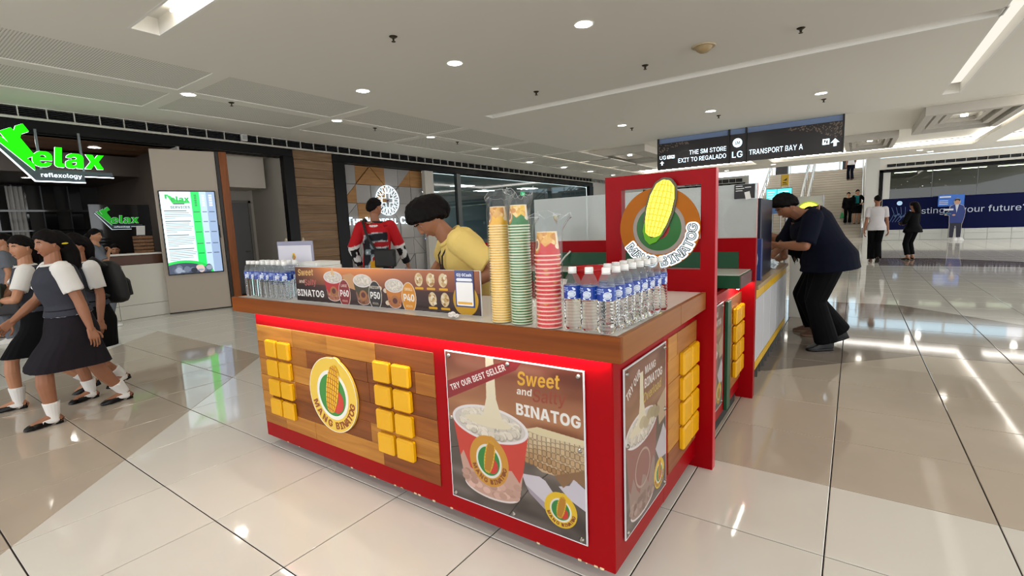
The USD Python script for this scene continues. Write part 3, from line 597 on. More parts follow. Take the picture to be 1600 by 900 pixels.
t = thing('exit_sign', 'small green running-man exit light inside the clinic glazing', 'exit sign', (WX-1.6, 15.6, 2.62)); obj('case', bb(-.02, .02, -.16, .16, 0, .16, .004), LIT('exit_green', (20, 190, 110), 1.4), t); obj('figure', flat_yz(union_all([ell(-.04, .115, .018, .018), Polygon([(-.06, .09), (-.01, .09), (.03, .04), (.05, .03), (.04, .02), (.0, .05), (-.05, .02), (-.07, .035), (-.04, .06)])]), .004, .02), LIT('exit_white', (230, 255, 240), 1.6), t)
# ---- direction sign at the ceiling edge
ds = thing('direction_sign', 'long black hanging direction sign with white lettering and a blue glass strip', 'sign', (-3.59, EX, 2.63))
bk = M('sign_black', (36, 31, 33), .3); sw = LIT('sign_letter', (214, 240, 255), 1.5)
for x0, x1 in ((.03, 1.70), (1.74, 2.07), (2.11, 3.95)):
    obj('face', bb(x0, x1, 0, .12, 0, .64, .004), bk, ds); obj('glass_strip', bb(x0, x1, .04, .08, .645, .765), M('sign_blue_glass', (128, 150, 190), .12, spec=.8), ds)
for x in (.0, 1.70, 2.07, 3.95): obj('post', bb(x, x+.035, -.01, .13, -.01, .768), M('sign_post', (20, 20, 22), .4), ds)
def sgn(g, nm='lettering'): obj(nm, front(g, .006, -.007), sw, ds)
g = tshape('THE SM STORE', .115, 600); g = fit(g, .80, 1.66, .29, .40); sgn(g); g = fit(tshape('EXIT TO REGALADO', .115, 600), .53, 1.66, .12, .23); sgn(g)
sgn(fit(tshape('TRANSPORT BAY A', .13, 600), 2.16, 3.24, .13, .25)); sgn(fit(tshape('LG', .15, 650), 1.79, 2.02, .10, .25)); sgn(fit(tshape('UG', .1, 600), .06, .22, .24, .34))
arrow = union_all([Polygon([(-.055, .0), (0, .06), (.055, .0), (.03, -.0), (.02, -.0), (.02, -.05), (-.02, -.05), (-.02, 0)])])
sgn(affinity.translate(arrow, .12, .15), 'arrow'); sgn(affinity.translate(affinity.scale(arrow, 1.5, 1.5, origin=(0, 0)), 3.83, .20), 'arrow')
for x, y, s in ((.25, .245, .09), (.35, .245, .09), (3.60, .17, .13)): sgn(rrect(s, s*.95, .01, x+s/2, y+s/2).difference(union_all([ell(x+s*.35, y+s*.6, s*.1, s*.22), ell(x+s*.65, y+s*.45, s*.1, s*.3)])), 'pictogram')
sgn(Point(1.905, .44).buffer(.105).difference(union_all([fit(tshape('SM', .06, 700), 1.85, 1.96, .40, .47)])), 'round_logo')
fl = random.Random(5); spk = []
for k in range(210):
    right = k > 70
    x = (3.95-fl.random()**1.7*1.0) if right else (.04+fl.random()**1.6*.75); top = .62; dx = (3.95-x)/1.0 if right else (x-.04)/.75
    y = top-fl.random()*max(.06, (.34*(1-dx)) if right else .22*(1-dx)); s = .008+.014*fl.random(); spk.append(Polygon([(x-s, y), (x, y-s*1.1), (x+s, y), (x, y+s*1.1)]))
tag(obj('leaf_pattern', front(union_all(spk), .002, -.003), M('sign_pattern', (116, 98, 84), .4), ds), kind='stuff')
# ================================================================ the red food kiosk
RED = M('kiosk_red', (148, 0, 10), .34, spec=.12, vary=(3.0, .04)); WHT = M('laminate', (222, 220, 214), .18)
KW = [WOOD(f'plank_{k}', a, b, ax, sc, .38, .07) for k, (a, b, ax, sc) in enumerate((((196, 138, 62), (150, 92, 34), 0, 5), ((168, 108, 48), (134, 80, 30), 0, 6), ((140, 80, 38), (98, 50, 20), 0, 6), ((186, 128, 56), (136, 82, 30), 0, 7), ((160, 96, 42), (112, 60, 24), 0, 5)))]
KWY = [WOOD(f'side_plank_{k}', a, b, 1, sc, .38, .07) for k, (a, b, sc) in enumerate((((196, 140, 72), (166, 110, 50), 5), ((178, 118, 60), (142, 90, 40), 6), ((150, 92, 56), (116, 64, 34), 6)))]
EDGE = WOOD('counter_edge', (144, 76, 24), (108, 52, 13), 0, 3, .3, .05); EDGEY = WOOD('counter_edge_side', (156, 102, 54), (132, 80, 38), 1, 3, .35, .05)
YEL = M('kernel_yellow', (226, 168, 0), .3)
FY, SX = -.603, -.016
ks = thing('kiosk_counter', 'red and timber L-shaped food kiosk counter with yellow square studs', 'kiosk counter')
obj('front_body', bb(-2.42, SX, FY, -.06, .06, .872, .004), RED, ks); obj('side_body', bb(-.62, SX-.0005, -.06, .47, .06, .872), RED, ks)
obj('plinth', join(bb(-2.3, -.14, FY+.12, -.12, 0, .06), bb(-.5, -.14, -.12, .4, 0, .06)), M('plinth_black', (30, 28, 26), .7), ks)
obj('laminate_top', prism(Polygon([(-2.575, -.633), (.014, -.633), (.014, .468), (-.66, .468), (-.66, -.02), (-2.575, -.02)]), .086, .874), WHT, ks)
obj('front_edge', bb(-2.595, .034, -.653, -.633, .872, .963, .003), EDGE, ks); obj('side_edge', bb(.014, .034, -.633, .03, .872, .963, .002), EDGEY, ks); obj('side_edge', bb(.014, .034, .033, .468, .872, .963, .002), EDGEY, ks); obj('left_edge', bb(-2.595, -2.575, -.633, -.02, .872, .963, .003), EDGE, ks); obj('inner_edge', join(bb(-2.575, -.66, -.02, -.002, .872, .96), bb(-.678, -.66, -.002, .468, .872, .96)), EDGE, ks)
obj('led_strip', bb(-2.40, -.03, -.631, -.622, .8668, .8735), LIT('warm_led', (255, 246, 232), 40.0), ks, label='glowing light strip under the counter edge')
pr_ = random.Random(4)
def planks(x0, x1, z0, z1, put, mats, n=6, wmin=.28, wmax=.62):
    h = (z1-z0)/n
    for r in range(n):
        x = x0-pr_.uniform(0, .3)
        while x < x1-.02:
            w = pr_.uniform(wmin, wmax); a, b = max(x, x0), min(x+w, x1)
            if x1-b < .08: b = x1; w = b-x
            if b-a > .03: put(a+.0007, b-.0007, z0+r*h+.0007, z0+(r+1)*h-.0007, pr_.choice(mats), pr_.uniform(.003, .006))
            x += w
planks(-2.413, -.872, .155, .793, lambda a, b, c, d, m, t: obj('plank', bb(a, b, FY-t, FY+.01, c, d, .0012), m, ks), KW)
planks(.0, .468, .165, .815, lambda a, b, c, d, m, t: obj('plank', bb(SX-.01, SX+t, a, b, c, d, .0012), m, ks), KWY)
for x0 in (-2.291, -1.277):
    for i in range(2):
        for r in range(4): obj('yellow_stud', bb(x0+i*.137, x0+i*.137+.118, FY-.03, FY, .236+r*.123, .236+r*.123+.105, .008), YEL, ks)
for i in range(2):
    for r in range(4): obj('yellow_stud', bb(SX, SX+.03, .165+i*.145, .165+i*.145+.134, .222+r*.125, .222+r*.125+.112, .008), YEL, ks)
chip = M('chipped_wood', (214, 190, 150), .8); cr = random.Random(9); cm = []
for k in range(26):
    x = cr.choice([cr.uniform(-2.3, -.1), cr.uniform(-.2, -.02), cr.uniform(-1.4, -.9)]); s = cr.uniform(.004, .012); cm.append(bx((x, FY-.0008, .0605+s*.35), (s*1.5, .002, s*.8), .0006))
tag(obj('paint_chips', join(*cm), chip, ks), kind='stuff')

# ---- emblem: yellow disc, rings, a plain ear of corn and the name on a curve
def corn_shape(s=1.0, lean=14):
    b = [(-.19, -.52), (-.27, -.2), (-.31, .15), (-.30, .55), (-.22, .88), (-.08, 1.02), (.08, 1.02), (.22, .88), (.30, .55), (.31, .15), (.27, -.2), (.19, -.52), (.08, -.60), (-.08, -.60)]
    g = Polygon(b).buffer(-.10, quad_segs=12).buffer(.20, quad_segs=12).buffer(-.10, quad_segs=12); g = affinity.rotate(g, -lean, origin=(0, 0)); return affinity.scale(g, s, s, origin=(0, 0))
def corn_lines(s=1.0, lean=14, w=.012):
    L = []
    for k in range(-2, 3): L.append(LineString([(k*.10*q, y) for y, q in ((-.65, .7), (-.2, .95), (.3, 1.12), (.7, 1.0), (1.1, .5))]))
    for k in range(9): y = -.5+k*.17; L.append(LineString([(-.34, y-.02), (-.15, y+.02), (.15, y+.02), (.34, y-.02)]))
    g = affinity.rotate(union_all([l.buffer(w) for l in L]), -lean, origin=(0, 0)); return affinity.scale(g, s, s, origin=(0, 0)).intersection(corn_shape(s, lean).buffer(-.012*s))
def husk_shape(s=1.0, lean=14):
    a = Polygon([(0, -.78), (-.22, -.62), (-.40, -.25), (-.43, .12), (-.33, -.06), (-.2, -.34), (0, -.5)]); b = Polygon([(0, -.78), (.22, -.62), (.40, -.25), (.43, .12), (.33, -.06), (.2, -.34), (0, -.5)])
    return affinity.scale(affinity.rotate(union_all([a, b]), -lean, origin=(0, 0)), s, s, origin=(0, 0))
def arc_letters(text, R, h, a0, a1, weight=800):
    out = []; n = len(text)
    for k, c in enumerate(text):
        if c == ' ': continue
        a = a0+(a1-a0)*(k/(n-1)); g = tshape(c, h, weight); b = g.bounds; g = affinity.translate(g, -(b[0]+b[2])/2, -h/2)
        out.append(affinity.translate(affinity.rotate(g, a+90, origin=(0, 0)), R*math.cos(math.radians(a)), R*math.sin(math.radians(a))))
    return out
CIR = lambda r: Point(0, 0).buffer(r, quad_segs=32)
em1 = thing('round_emblem', 'round yellow corn emblem mounted on the timber front of the kiosk', 'emblem', (-1.638, FY-.008, .468))
R1 = .21
g = CIR(1).union(corn_shape(.95).buffer(.07))
obj('disc', front(affinity.scale(g, R1, R1, origin=(0, 0)), .012, -.012), M('emblem_yellow', (232, 196, 76), .4), em1)
def lay(name, shp, k, mat, par, R, base): obj(name, front(affinity.scale(shp, R, R, origin=(0, 0)), .0012, base-.0012*k), mat, par)
lay('outline', g.difference(g.buffer(-.02)), 1, M('emblem_line', (240, 236, 220), .4), em1, R1, -.0122)
lay('white_ring', CIR(.66).difference(CIR(.56)), 1, M('emblem_white', (236, 234, 226), .4), em1, R1, -.0122); lay('green_field', CIR(.56).difference(CIR(.27)), 1, M('emblem_green', (60, 140, 60), .4), em1, R1, -.0122); lay('red_centre', affinity.translate(CIR(.32), .14, -.14), 2, M('emblem_redc', (206, 60, 50), .4), em1, R1, -.0122)
lay('corn_husk', husk_shape(.60), 3, M('husk_green', (104, 160, 70), .45), em1, R1, -.0122); lay('corn', corn_shape(.82), 4, M('corn_yellow', (240, 190, 50), .4), em1, R1, -.0122); lay('kernel_lines', corn_lines(.82), 5, M('corn_line', (176, 110, 30), .5), em1, R1, -.0122)
for L in arc_letters('MANG', .82, .19, 205, 256)+arc_letters('BINATOG', .82, .19, 278, 347): lay('letter', L, 1, M('emblem_brown', (146, 76, 40), .5), em1, R1, -.0122)

# ---- pictures
SSN = 2
def cv(W, H, col): im = Image.new('RGB', (W*SSN, H*SSN), col); return im, ImageDraw.Draw(im)
def fin_(im, W, H, tone=1.0):
    im = im.resize((W, H), Image.LANCZOS)
    return im if tone == 1 else im.point(lambda v: int(v*tone))
def wtext(im, xy, text, size, fill, weight=800, rot=0, shear=0, stroke=0, sfill=None, anchor='lt', sx=1.0):
    f = font(max(6, int(size)), weight); x0, y0, x1, y1 = f.getbbox(text, stroke_width=stroke); pad = int(size)
    m = Image.new('RGBA', (x1-x0+2*pad, y1-y0+2*pad), (0, 0, 0, 0)); ImageDraw.Draw(m).text((pad-x0, pad-y0), text, font=f, fill=fill+(255,), stroke_width=stroke, stroke_fill=(sfill or fill)+(255,))
    if shear: m = m.transform((m.width+int(abs(shear)*m.height), m.height), Image.AFFINE, (1, shear, -abs(shear)*m.height*.5, 0, 1, 0), Image.BICUBIC)
    if sx != 1: m = m.resize((max(1, int(m.width*sx)), m.height), Image.BICUBIC)
    c = (m.width/2, m.height/2); m = m.rotate(rot, Image.BICUBIC, expand=True)
    if anchor == 'lt': p = (int(xy[0]-pad*sx), int(xy[1]-pad))
    else: p = (int(xy[0]-m.width/2), int(xy[1]-m.height/2))
    im.paste(m, p, m)
def draw_shape(d, g, cx, cy, R, fill, aspect=1.0):
    for q in getattr(g, 'geoms', [g]):
        if q.is_empty or q.geom_type != 'Polygon': continue
        d.polygon([(cx+x*R*aspect, cy-y*R) for x, y in q.exterior.coords], fill=fill)
def art_emblem(im, cx, cy, R, asp=1.0, ring=(238, 196, 40)):
    d = ImageDraw.Draw(im); E = lambda r, c: d.ellipse((cx-r*R*asp, cy-r*R, cx+r*R*asp, cy+r*R), fill=c)
    E(1, ring); draw_shape(d, corn_shape(.95).buffer(.07), cx, cy, R, ring, asp); E(.66, (240, 238, 230)); E(.56, (48, 136, 60)); draw_shape(d, affinity.translate(CIR(.32), .14, -.14), cx, cy, R, (214, 58, 48), asp)
    draw_shape(d, husk_shape(.60), cx, cy, R, (110, 166, 70), asp); draw_shape(d, corn_shape(.82), cx, cy, R, (236, 188, 44), asp); draw_shape(d, corn_lines(.82), cx, cy, R, (190, 130, 34), asp)
    for L in arc_letters('MANG', .82, .19, 205, 256)+arc_letters('BINATOG', .82, .19, 278, 347): draw_shape(d, L, cx, cy, R, (140, 76, 36), asp)
def blend(im, c0, c1, y0, y1):
    d = ImageDraw.Draw(im)
    for y in range(int(y0), int(y1)):
        t = (y-y0)/max(1, y1-y0); d.line((0, y, im.width, y), fill=tuple(int(a+(b-a)*t) for a, b in zip(c0, c1)))
def hominy(im, box_, n, seed, light=(236, 226, 210)):
    """a heap of boiled corn kernels inside an ellipse"""
    r = random.Random(seed); d = ImageDraw.Draw(im); x0, y0, x1, y1 = box_; cx, cy, rx, ry = (x0+x1)/2, (y0+y1)/2, (x1-x0)/2, (y1-y0)/2; pts = []
    for k in range(n):
        a, q = r.uniform(0, 2*PI), math.sqrt(r.random()); pts.append((cy+ry*q*math.sin(a)*.86, cx+rx*q*math.cos(a)*.86))
    for y, x in sorted(pts):
        s = rx*r.uniform(.07, .13); j_ = r.randint(-26, 12); c = tuple(max(0, min(255, v+j_)) for v in light); e = tuple(int(v*.80) for v in c)
        d.ellipse((x-s, y-s*.75, x+s, y+s*.85), fill=e); d.ellipse((x-s*.9, y-s*.8, x+s*.8, y+s*.55), fill=c)
def art_cup(im, cx, ytop, w, h, ry, body, band, seed, n=150, emb=True, stream=None, embR=.33, wb=.72):
    d = ImageDraw.Draw(im); x0, x1 = cx-w/2, cx+w/2; yb = ytop+h; b0, b1 = cx-w*wb/2, cx+w*wb/2; rb = ry*.62
    d.polygon([(x0, ytop), (x1, ytop), (b1, yb), (b0, yb)], fill=body); d.ellipse((b0, yb-rb, b1, yb+rb), fill=(236, 224, 222)); d.ellipse((b0+2, yb-rb-w*.02, b1-2, yb+rb-w*.02), fill=band)
    r = random.Random(seed); lo = [(x0+(b0-x0)*.62, ytop+h*.62)]
    for k in range(9): t = (k+.5)/9; xa = x0+(b0-x0)*.62; xb = x1+(b1-x1)*.62; lo.append((xa+(xb-xa)*t, ytop+h*(.62+.13*math.sin(k*1.9+seed))+ry*.5*math.sin(PI*t)))
    lo += [(x1+(b1-x1)*.62, ytop+h*.62), (b1, yb), (b0, yb)]; d.polygon(lo, fill=band)
    for k in range(26):
        t = r.random(); x = b0+(b1-b0)*t; y = yb-h*.18*r.random()+rb*.5*math.sin(PI*t); s = w*.05; d.ellipse((x-s, y-s*.7, x+s, y+s*.7), fill=(lambda j_: tuple(max(0, min(255, v+j_)) for v in band))(r.randint(-30, 26)))
    d.ellipse((x0, ytop-ry, x1, ytop+ry), fill=(240, 234, 234)); q = w*.035; d.ellipse((x0+q, ytop-ry+q*.8, x1-q, ytop+ry-q*.8), fill=(216, 206, 200))
    hominy(im, (x0+q*1.4, ytop-ry+q, x1-q*1.4, ytop+ry-q), n, seed)
    if emb: art_emblem(im, cx-w*.02, ytop+ry+(h-ry)*.42, w*embR*.78, .92, (214, 152, 50))
    if stream:
        sx, sw_, y0 = stream; d = ImageDraw.Draw(im); d.polygon([(sx-sw_*.4, y0), (sx+sw_*.4, y0), (sx+sw_*.5, ytop-ry*1.5), (sx+w*.14, ytop-ry*.25), (sx+w*.20, ytop-ry*.02), (sx-w*.30, ytop-ry*.1), (sx-w*.12, ytop-ry*.4), (sx-sw_*.5, ytop-ry*1.5)], fill=(238, 226, 196)); d.ellipse((sx-w*.36, ytop-ry*.42, sx+w*.24, ytop+ry*.16), fill=(236, 224, 194))
def brush(im, seed, amt, n=60, sc=(40, 8)):
    r = random.Random(seed); o = Image.new('RGB', im.size, (128, 128, 128)); d = ImageDraw.Draw(o)
    for k in range(n):
        x, y = r.uniform(-.1, 1)*im.width, r.random()*im.height; w, h = r.uniform(.4, 1)*sc[0]*im.width/100, r.uniform(.4, 1)*sc[1]*im.height/100; v = 128+r.randint(-amt, amt); d.ellipse((x, y, x+w, y+h), fill=(v, v, v))
    o = o.filter(ImageFilter.GaussianBlur(im.width/60)); a = np.asarray(im, float)+np.asarray(o, float)-128
    return Image.fromarray(np.clip(a, 0, 255).astype(np.uint8))
def scene_bg(W, H, line=.44):
    im, d = cv(W, H, (120, 70, 50)); w, h = im.size
    blend(im, (128, 66, 46), (176, 118, 78), 0, h*line*.72); blend(im, (176, 118, 78), (146, 92, 64), h*line*.72, h*line); blend(im, (96, 84, 74), (84, 76, 72), h*line, h)
    im = brush(im, 3, 40, 50, (50, 10)); d = ImageDraw.Draw(im)
    for a, b in (((0, .66), (.3, .56)), ((.46, 1.0), (.62, .78)), ((.62, .78), (.85, .55))): d.line((a[0]*w, a[1]*h, b[0]*w, b[1]*h), fill=(40, 34, 32), width=max(1, w//220))
    return im
def art_cob(im, W, H, x0, y0, x1, y1):
    d = ImageDraw.Draw(im); r = random.Random(8); rows = 6
    d.polygon([(x0*W, (y0-.01)*H), (x1*W, (y0-.02)*H), (x1*W, y1*H), ((x0+.12)*W, y1*H), (x0*W, (y1-.06)*H)], fill=(206, 176, 140))
    for k in range(rows):
        ya = y0+(y1-y0)*k/rows*.92; hh = (y1-y0)/rows*1.0; n = 13; c0 = (226-10*k, 204-14*k, 168-16*k)
        for q in range(n):
            xa = x0+(x1-x0)*q/n; yy = ya+.012*math.sin(q*.35+k); j_ = r.randint(-14, 8); c = tuple(max(0, v+j_) for v in c0); d.rounded_rectangle((xa*W, yy*H, (xa+(x1-x0)/n*1.02)*W, (yy+hh)*H), radius=W*.012, fill=c, outline=tuple(int(v*.70) for v in c), width=max(2, int(W*.005)))
    d.polygon([(x0*W, (y0+.0)*H), ((x0+.1)*W, (y0-.035)*H), (x1*W, (y0-.02)*H), (x1*W, (y0+.012)*H), ((x0+.12)*W, (y0+.015)*H)], fill=(226, 210, 170))
def poster1():
    W = H = 330; im = scene_bg(W, H); w, h = im.size
    art_cob(im, w, h, .60, .405, 1.0, .64); d = ImageDraw.Draw(im)
    d.polygon([(.575*w, .69*h), (.70*w, .675*h), (.74*w, .69*h), (.80*w, .76*h), (.775*w, .85*h), (.68*w, .80*h), (.60*w, .755*h)], fill=(214, 206, 216)); d.polygon([(.83*w, .70*h), (.90*w, .675*h), (.93*w, .63*h), (w, .67*h), (w, .80*h), (.90*w, .76*h)], fill=(210, 204, 216)); d.polygon([(.60*w, .755*h), (.68*w, .80*h), (.775*w, .85*h), (.73*w, .87*h), (.63*w, .80*h)], fill=(168, 158, 170))
    d.polygon([(.80*w, .64*h), (1*w, .56*h), (w, .66*h), (.93*w, .63*h), (.86*w, .70*h)], fill=(140, 104, 72))
    art_cup(im, .334*w, .43*h, .598*w, .43*h, .115*h, (212, 66, 52), (206, 164, 148), 5, 190, True, (.365*w, .075*w, 0), .36, .73)
    d = ImageDraw.Draw(im)
    d.polygon([(0, .20*h), (.40*w, .035*h), (.52*w, 0), (.60*w, 0), (.56*w, .05*h), (0, .32*h)], fill=(150, 32, 38)); wtext(im, (.255*w, .142*h), 'TRY OUR BEST SELLER', .056*h, (244, 238, 232), 800, 24, 0, anchor='mm', sx=.80)
    wtext(im, (.735*w, .085*h), 'Sweet', .115*h, (230, 176, 52), 700, 4, .18, anchor='mm', sx=.84); wtext(im, (.63*w, .172*h), 'and', .062*h, (246, 240, 230), 700, 2, .16, anchor='mm'); wtext(im, (.81*w, .185*h), 'Salty', .10*h, (150, 64, 40), 600, 4, .2, anchor='mm', sx=.92)
    wtext(im, (.768*w, .288*h), 'BINATOG', .098*h, (246, 243, 238), 850, 0, 0, anchor='mm', sx=.92)
    art_emblem(im, .838*w, .842*h, .107*h)
    return fin_(im, W, H, .84)
def poster2():
    W, H = 150, 210; im = scene_bg(W, H, .42); w, h = im.size; im = Image.blend(im, Image.new('RGB', im.size, (120, 106, 100)), .35)
    d = ImageDraw.Draw(im); d.polygon([(.75*w, .36*h), (w, .30*h), (w, .50*h), (.8*w, .52*h)], fill=(196, 172, 142)); d.polygon([(.70*w, .66*h), (.86*w, .58*h), (.92*w, .54*h), (w, .62*h), (w, .78*h), (.8*w, .76*h)], fill=(206, 200, 208))
    art_cup(im, .37*w, .42*h, .74*w, .49*h, .10*h, (150, 96, 88), (160, 132, 122), 9, 90, False, (.36*w, .09*w, .08*h), .3, .74)
    d = ImageDraw.Draw(im); d.ellipse((.2*w, .56*h, .56*w, .80*h), outline=(186, 160, 146), width=max(2, w//50))
    r = random.Random(2)
    for k in range(5): x, y = (.3+.09*k)*w, (.36+.02*math.sin(k*2))*h; d.ellipse((x, y, x+.16*w, y+.07*h), fill=(206-9*k, 190-9*k, 158-9*k))
    wtext(im, (.18*w, .12*h), 'TRY OUR', .07*h, (236, 230, 226), 800, 26, 0, anchor='mm', sx=.75); wtext(im, (.58*w, .088*h), 'MANG', .062*h, (236, 230, 226), 800, 0, 0, anchor='mm'); wtext(im, (.66*w, .168*h), 'BINATOG', .078*h, (240, 236, 232), 800, 0, 0, anchor='mm', sx=.9); wtext(im, (.66*w, .248*h), 'Overload', .085*h, (206, 176, 84), 600, 2, .2, anchor='mm', sx=.9)
    art_emblem(im, .80*w, .855*h, .10*h, h/w*.98*.477/.665)
    return fin_(im, W, H, .86)
def menu_img():
    W, H = 560, 82; im, d = cv(W, H, (60, 24, 16)); w, h = im.size
    blend(im, (176, 96, 40), (120, 58, 30), 0, h*.5); blend(im, (70, 30, 20), (44, 20, 16), h*.5, h)
    g = np.asarray(im, float); X = np.linspace(0, 1, w)[None, :, None]; Y = np.linspace(0, 1, h)[:, None, None]; gl_ = (np.exp(-((X-.45)/.22)**2)*.8+np.exp(-((X-.22)/.12)**2)*.5)*np.clip(1-Y*1.6, 0, 1); g = g+gl_*np.array([90, 60, 10]); g *= np.clip(.55+X*2.2, .5, 1); im = Image.fromarray(np.clip(g, 0, 255).astype(np.uint8))
    wtext(im, (.083*w, .15*h), 'Sweet', .27*h, (236, 190, 110), 700, 2, .16, anchor='mm', sx=.9); wtext(im, (.048*w, .42*h), 'and', .15*h, (240, 224, 200), 700, 0, .1, anchor='mm'); wtext(im, (.112*w, .46*h), 'Salty', .25*h, (196, 96, 90), 600, 4, .16, anchor='mm', sx=.9); wtext(im, (.098*w, .76*h), 'BINATOG', .28*h, (248, 244, 240), 850, 0, 0, anchor='mm', sx=.96)
    d = ImageDraw.Draw(im)
    for x, y in ((.36, .24), (.53, .5), (.56, .55), (.568, .86), (.58, .83)): d.ellipse((x*w-12, y*h-9, x*w+14, y*h+10), fill=(226, 206, 180))
    d.polygon([(.32*w, .2*h), (.37*w, .15*h), (.43*w, .3*h), (.40*w, .6*h), (.33*w, .5*h)], fill=(206, 150, 96))
    for cx, yt, cw__, hh, col, bd in ((.257, .27, .118, .56, (190, 34, 34), (176, 110, 80)), (.436, .33, .106, .54, (70, 60, 30), (140, 90, 60)), (.608, .42, .096, .46, (206, 124, 40), (186, 110, 60))):
        art_cup(im, cx*w, yt*h, cw__*w, hh*h, .17*h, col, bd, int(cx*100), 70, False, None, .3, .66); d = ImageDraw.Draw(im); d.ellipse(((cx-.022)*w, (yt+.25)*h, (cx+.022)*w, (yt+.52)*h), fill=(176, 112, 60)); d.ellipse(((cx-.012)*w, (yt+.31)*h, (cx+.012)*w, (yt+.45)*h), fill=(96, 40, 30))
    d = ImageDraw.Draw(im); d.polygon([(.254*w, .02*h), (.26*w, .02*h), (.268*w, .2*h), (.246*w, .2*h)], fill=(236, 190, 130))
    for cx, p, nmz, c in ((.324, 'P60', 'LARGE', (140, 18, 26)), (.503, 'P50', 'MEDIUM', (34, 26, 24)), (.68, 'P40', 'SMALL', (226, 146, 30))):
        d = ImageDraw.Draw(im); rx, ry = .033*w, .36*h; cy = .70*h; d.ellipse((cx*w-rx-3, cy-ry-3, cx*w+rx+3, cy+ry+3), fill=(240, 226, 206)); d.ellipse((cx*w-rx, cy-ry, cx*w+rx, cy+ry), fill=c)
        wtext(im, (cx*w, cy), p, .25*h, (250, 246, 240), 850, 0, 0, anchor='mm', sx=.80); wtext(im, (cx*w, cy-.21*h), nmz, .10*h, (246, 230, 210), 700, 0, 0, anchor='mm', sx=.8); wtext(im, (cx*w, cy+.21*h), 'PESOS', .085*h, (246, 230, 210), 700, 0, 0, anchor='mm', sx=.8)
    d = ImageDraw.Draw(im); r = random.Random(6)
    for cx, cy in ((.733, .24), (.788, .24), (.844, .24), (.793, .69), (.849, .69)):
        rx, ry = .0185*w, .16*h; d.ellipse((cx*w-rx, cy*h-ry, cx*w+rx, cy*h+ry), fill=(230, 206, 160))
        for k in range(12): x, y = cx*w+r.uniform(-.7, .7)*rx, cy*h+r.uniform(-.7, .7)*ry; d.ellipse((x-6, y-5, x+6, y+5), fill=r.choice([(206, 170, 110), (244, 230, 200), (180, 130, 70)]))
        d.rounded_rectangle((cx*w-rx*1.05, cy*h+ry*1.12, cx*w+rx*1.05, cy*h+ry*1.45), radius=3, fill=(232, 172, 20))
    d.ellipse((.885*w, .30*h, .99*w, 1.02*h), fill=(216, 164, 30))
    return fin_(im, W, H, .88)
def pay_img():
    W, H = 60, 100; im, d = cv(W, H, (54, 66, 120)); w, h = im.size
    wtext(im, (.5*w, .125*h), 'G)) GCash', .12*h, (240, 244, 255), 800, 0, 0, anchor='mm', sx=.78); d = ImageDraw.Draw(im)
    d.rounded_rectangle((.08*w, .21*h, .92*w, .29*h), radius=8, fill=(226, 230, 240)); d.rounded_rectangle((.06*w, .32*h, .94*w, .96*h), radius=6, fill=(236, 234, 232)); d.rectangle((.12*w, .86*h, .88*w, .92*h), fill=(226, 170, 60))
    return fin_(im, W, H)
inkm = PRINT('poster_print', .22); acr = M('acrylic_edge', (206, 206, 210), .12); screwm = M('screw_metal', (150, 146, 140), .25, 1.0)
def yrot(px, py, pz, facing):
    """an Xform for prints: facing 'f' looks to -y, 's' looks to +x"""
    return Gf.Matrix4d(1, 0, 0, 0, 0, 1, 0, 0, 0, 0, 1, 0, px, py, pz, 1) if facing == 'f' else Gf.Matrix4d(0, 1, 0, 0, -1, 0, 0, 0, 0, 0, 1, 0, px, py, pz, 1)
def xthing(name, label, cat, mat4, group=None):
    x = UsdGeom.Xform.Define(stage, '/World/'+numbered('/World', name)); x.AddTransformOp().Set(mat4); return tag(x.GetPrim(), label, cat, group)
def poster(label, im, w, h, m4, screws):
    t = xthing('food_poster', label, 'poster', m4); obj('sheet', bb(0, w, -.006, 0, 0, h, .001), acr, t); panel('picture', im, w-.012, h-.012, inkm, t, -.0064, .006, .006)
    for x, z in screws: obj('screw', axes(lathe([(0, .008), (.006, .007), (.009, .003), (.010, 0), (0, 0)], 12), (1, 0, 0), (0, 0, 1), (0, -1, 0), (x*w, -.0064, z*h)), screwm, t, smooth=40)
    return t
poster('framed poster of a red cup of creamy corn on the kiosk front', poster1(), .675, .678, yrot(-.796, FY-.004, .139, 'f'), ((.035, .965), (.5, .97), (.965, .965), (.03, .03), (.5, .03), (.965, .03), (.03, .55), (.965, .55)))
poster('narrow looking acrylic poster on the right side of the kiosk corner', poster2(), .477, .664, yrot(SX+.004, -.527, .151, 's'), ((.05, .965), (.95, .965), (.05, .035), (.95, .035), (.05, .55), (.95, .55)))

# ---- front sign tower with the lit round emblem
tw = thing('sign_tower', 'tall red sign frame at the end of the kiosk holding the lit round emblem', 'sign frame', (0, .47, 0))
gfr = sbox(-.515, .0, .075, 1.587).difference(sbox(-.42, 1.078, .005, 1.513))
obj('frame', front(gfr, .055, 0), RED, tw); obj('edge_strip', bb(.0752, .0765, .002, .053, .0, 1.587), M('kiosk_red_edge', (206, 40, 60), .25), tw)
e2 = thing('lit_emblem', 'large lit round emblem with a glowing ear of corn on the red sign frame', 'emblem', (-.203, .455, 1.297)); R2 = .213
obj('disc', front(affinity.scale(CIR(1).difference(CIR(.66)), R2, R2, origin=(0, 0)), .014, -.014), M('emblem_amber', (158, 88, 0), .45, spec=.2, emit=(190, 104, 0), estr=.08), e2)
obj('grey_ring', front(affinity.scale(CIR(.66).difference(CIR(.56)), R2, R2, origin=(0, 0)), .012, -.012), M('emblem_greyring', (150, 136, 128), .4), e2); obj('green_field', front(affinity.scale(CIR(.56).difference(CIR(.27)), R2, R2, origin=(0, 0)), .012, -.012), M('emblem_green2', (8, 96, 20), .35), e2); obj('red_centre', front(affinity.scale(CIR(.27), R2, R2, origin=(0, 0)), .012, -.012), M('emblem_red2', (160, 12, 16), .35), e2)
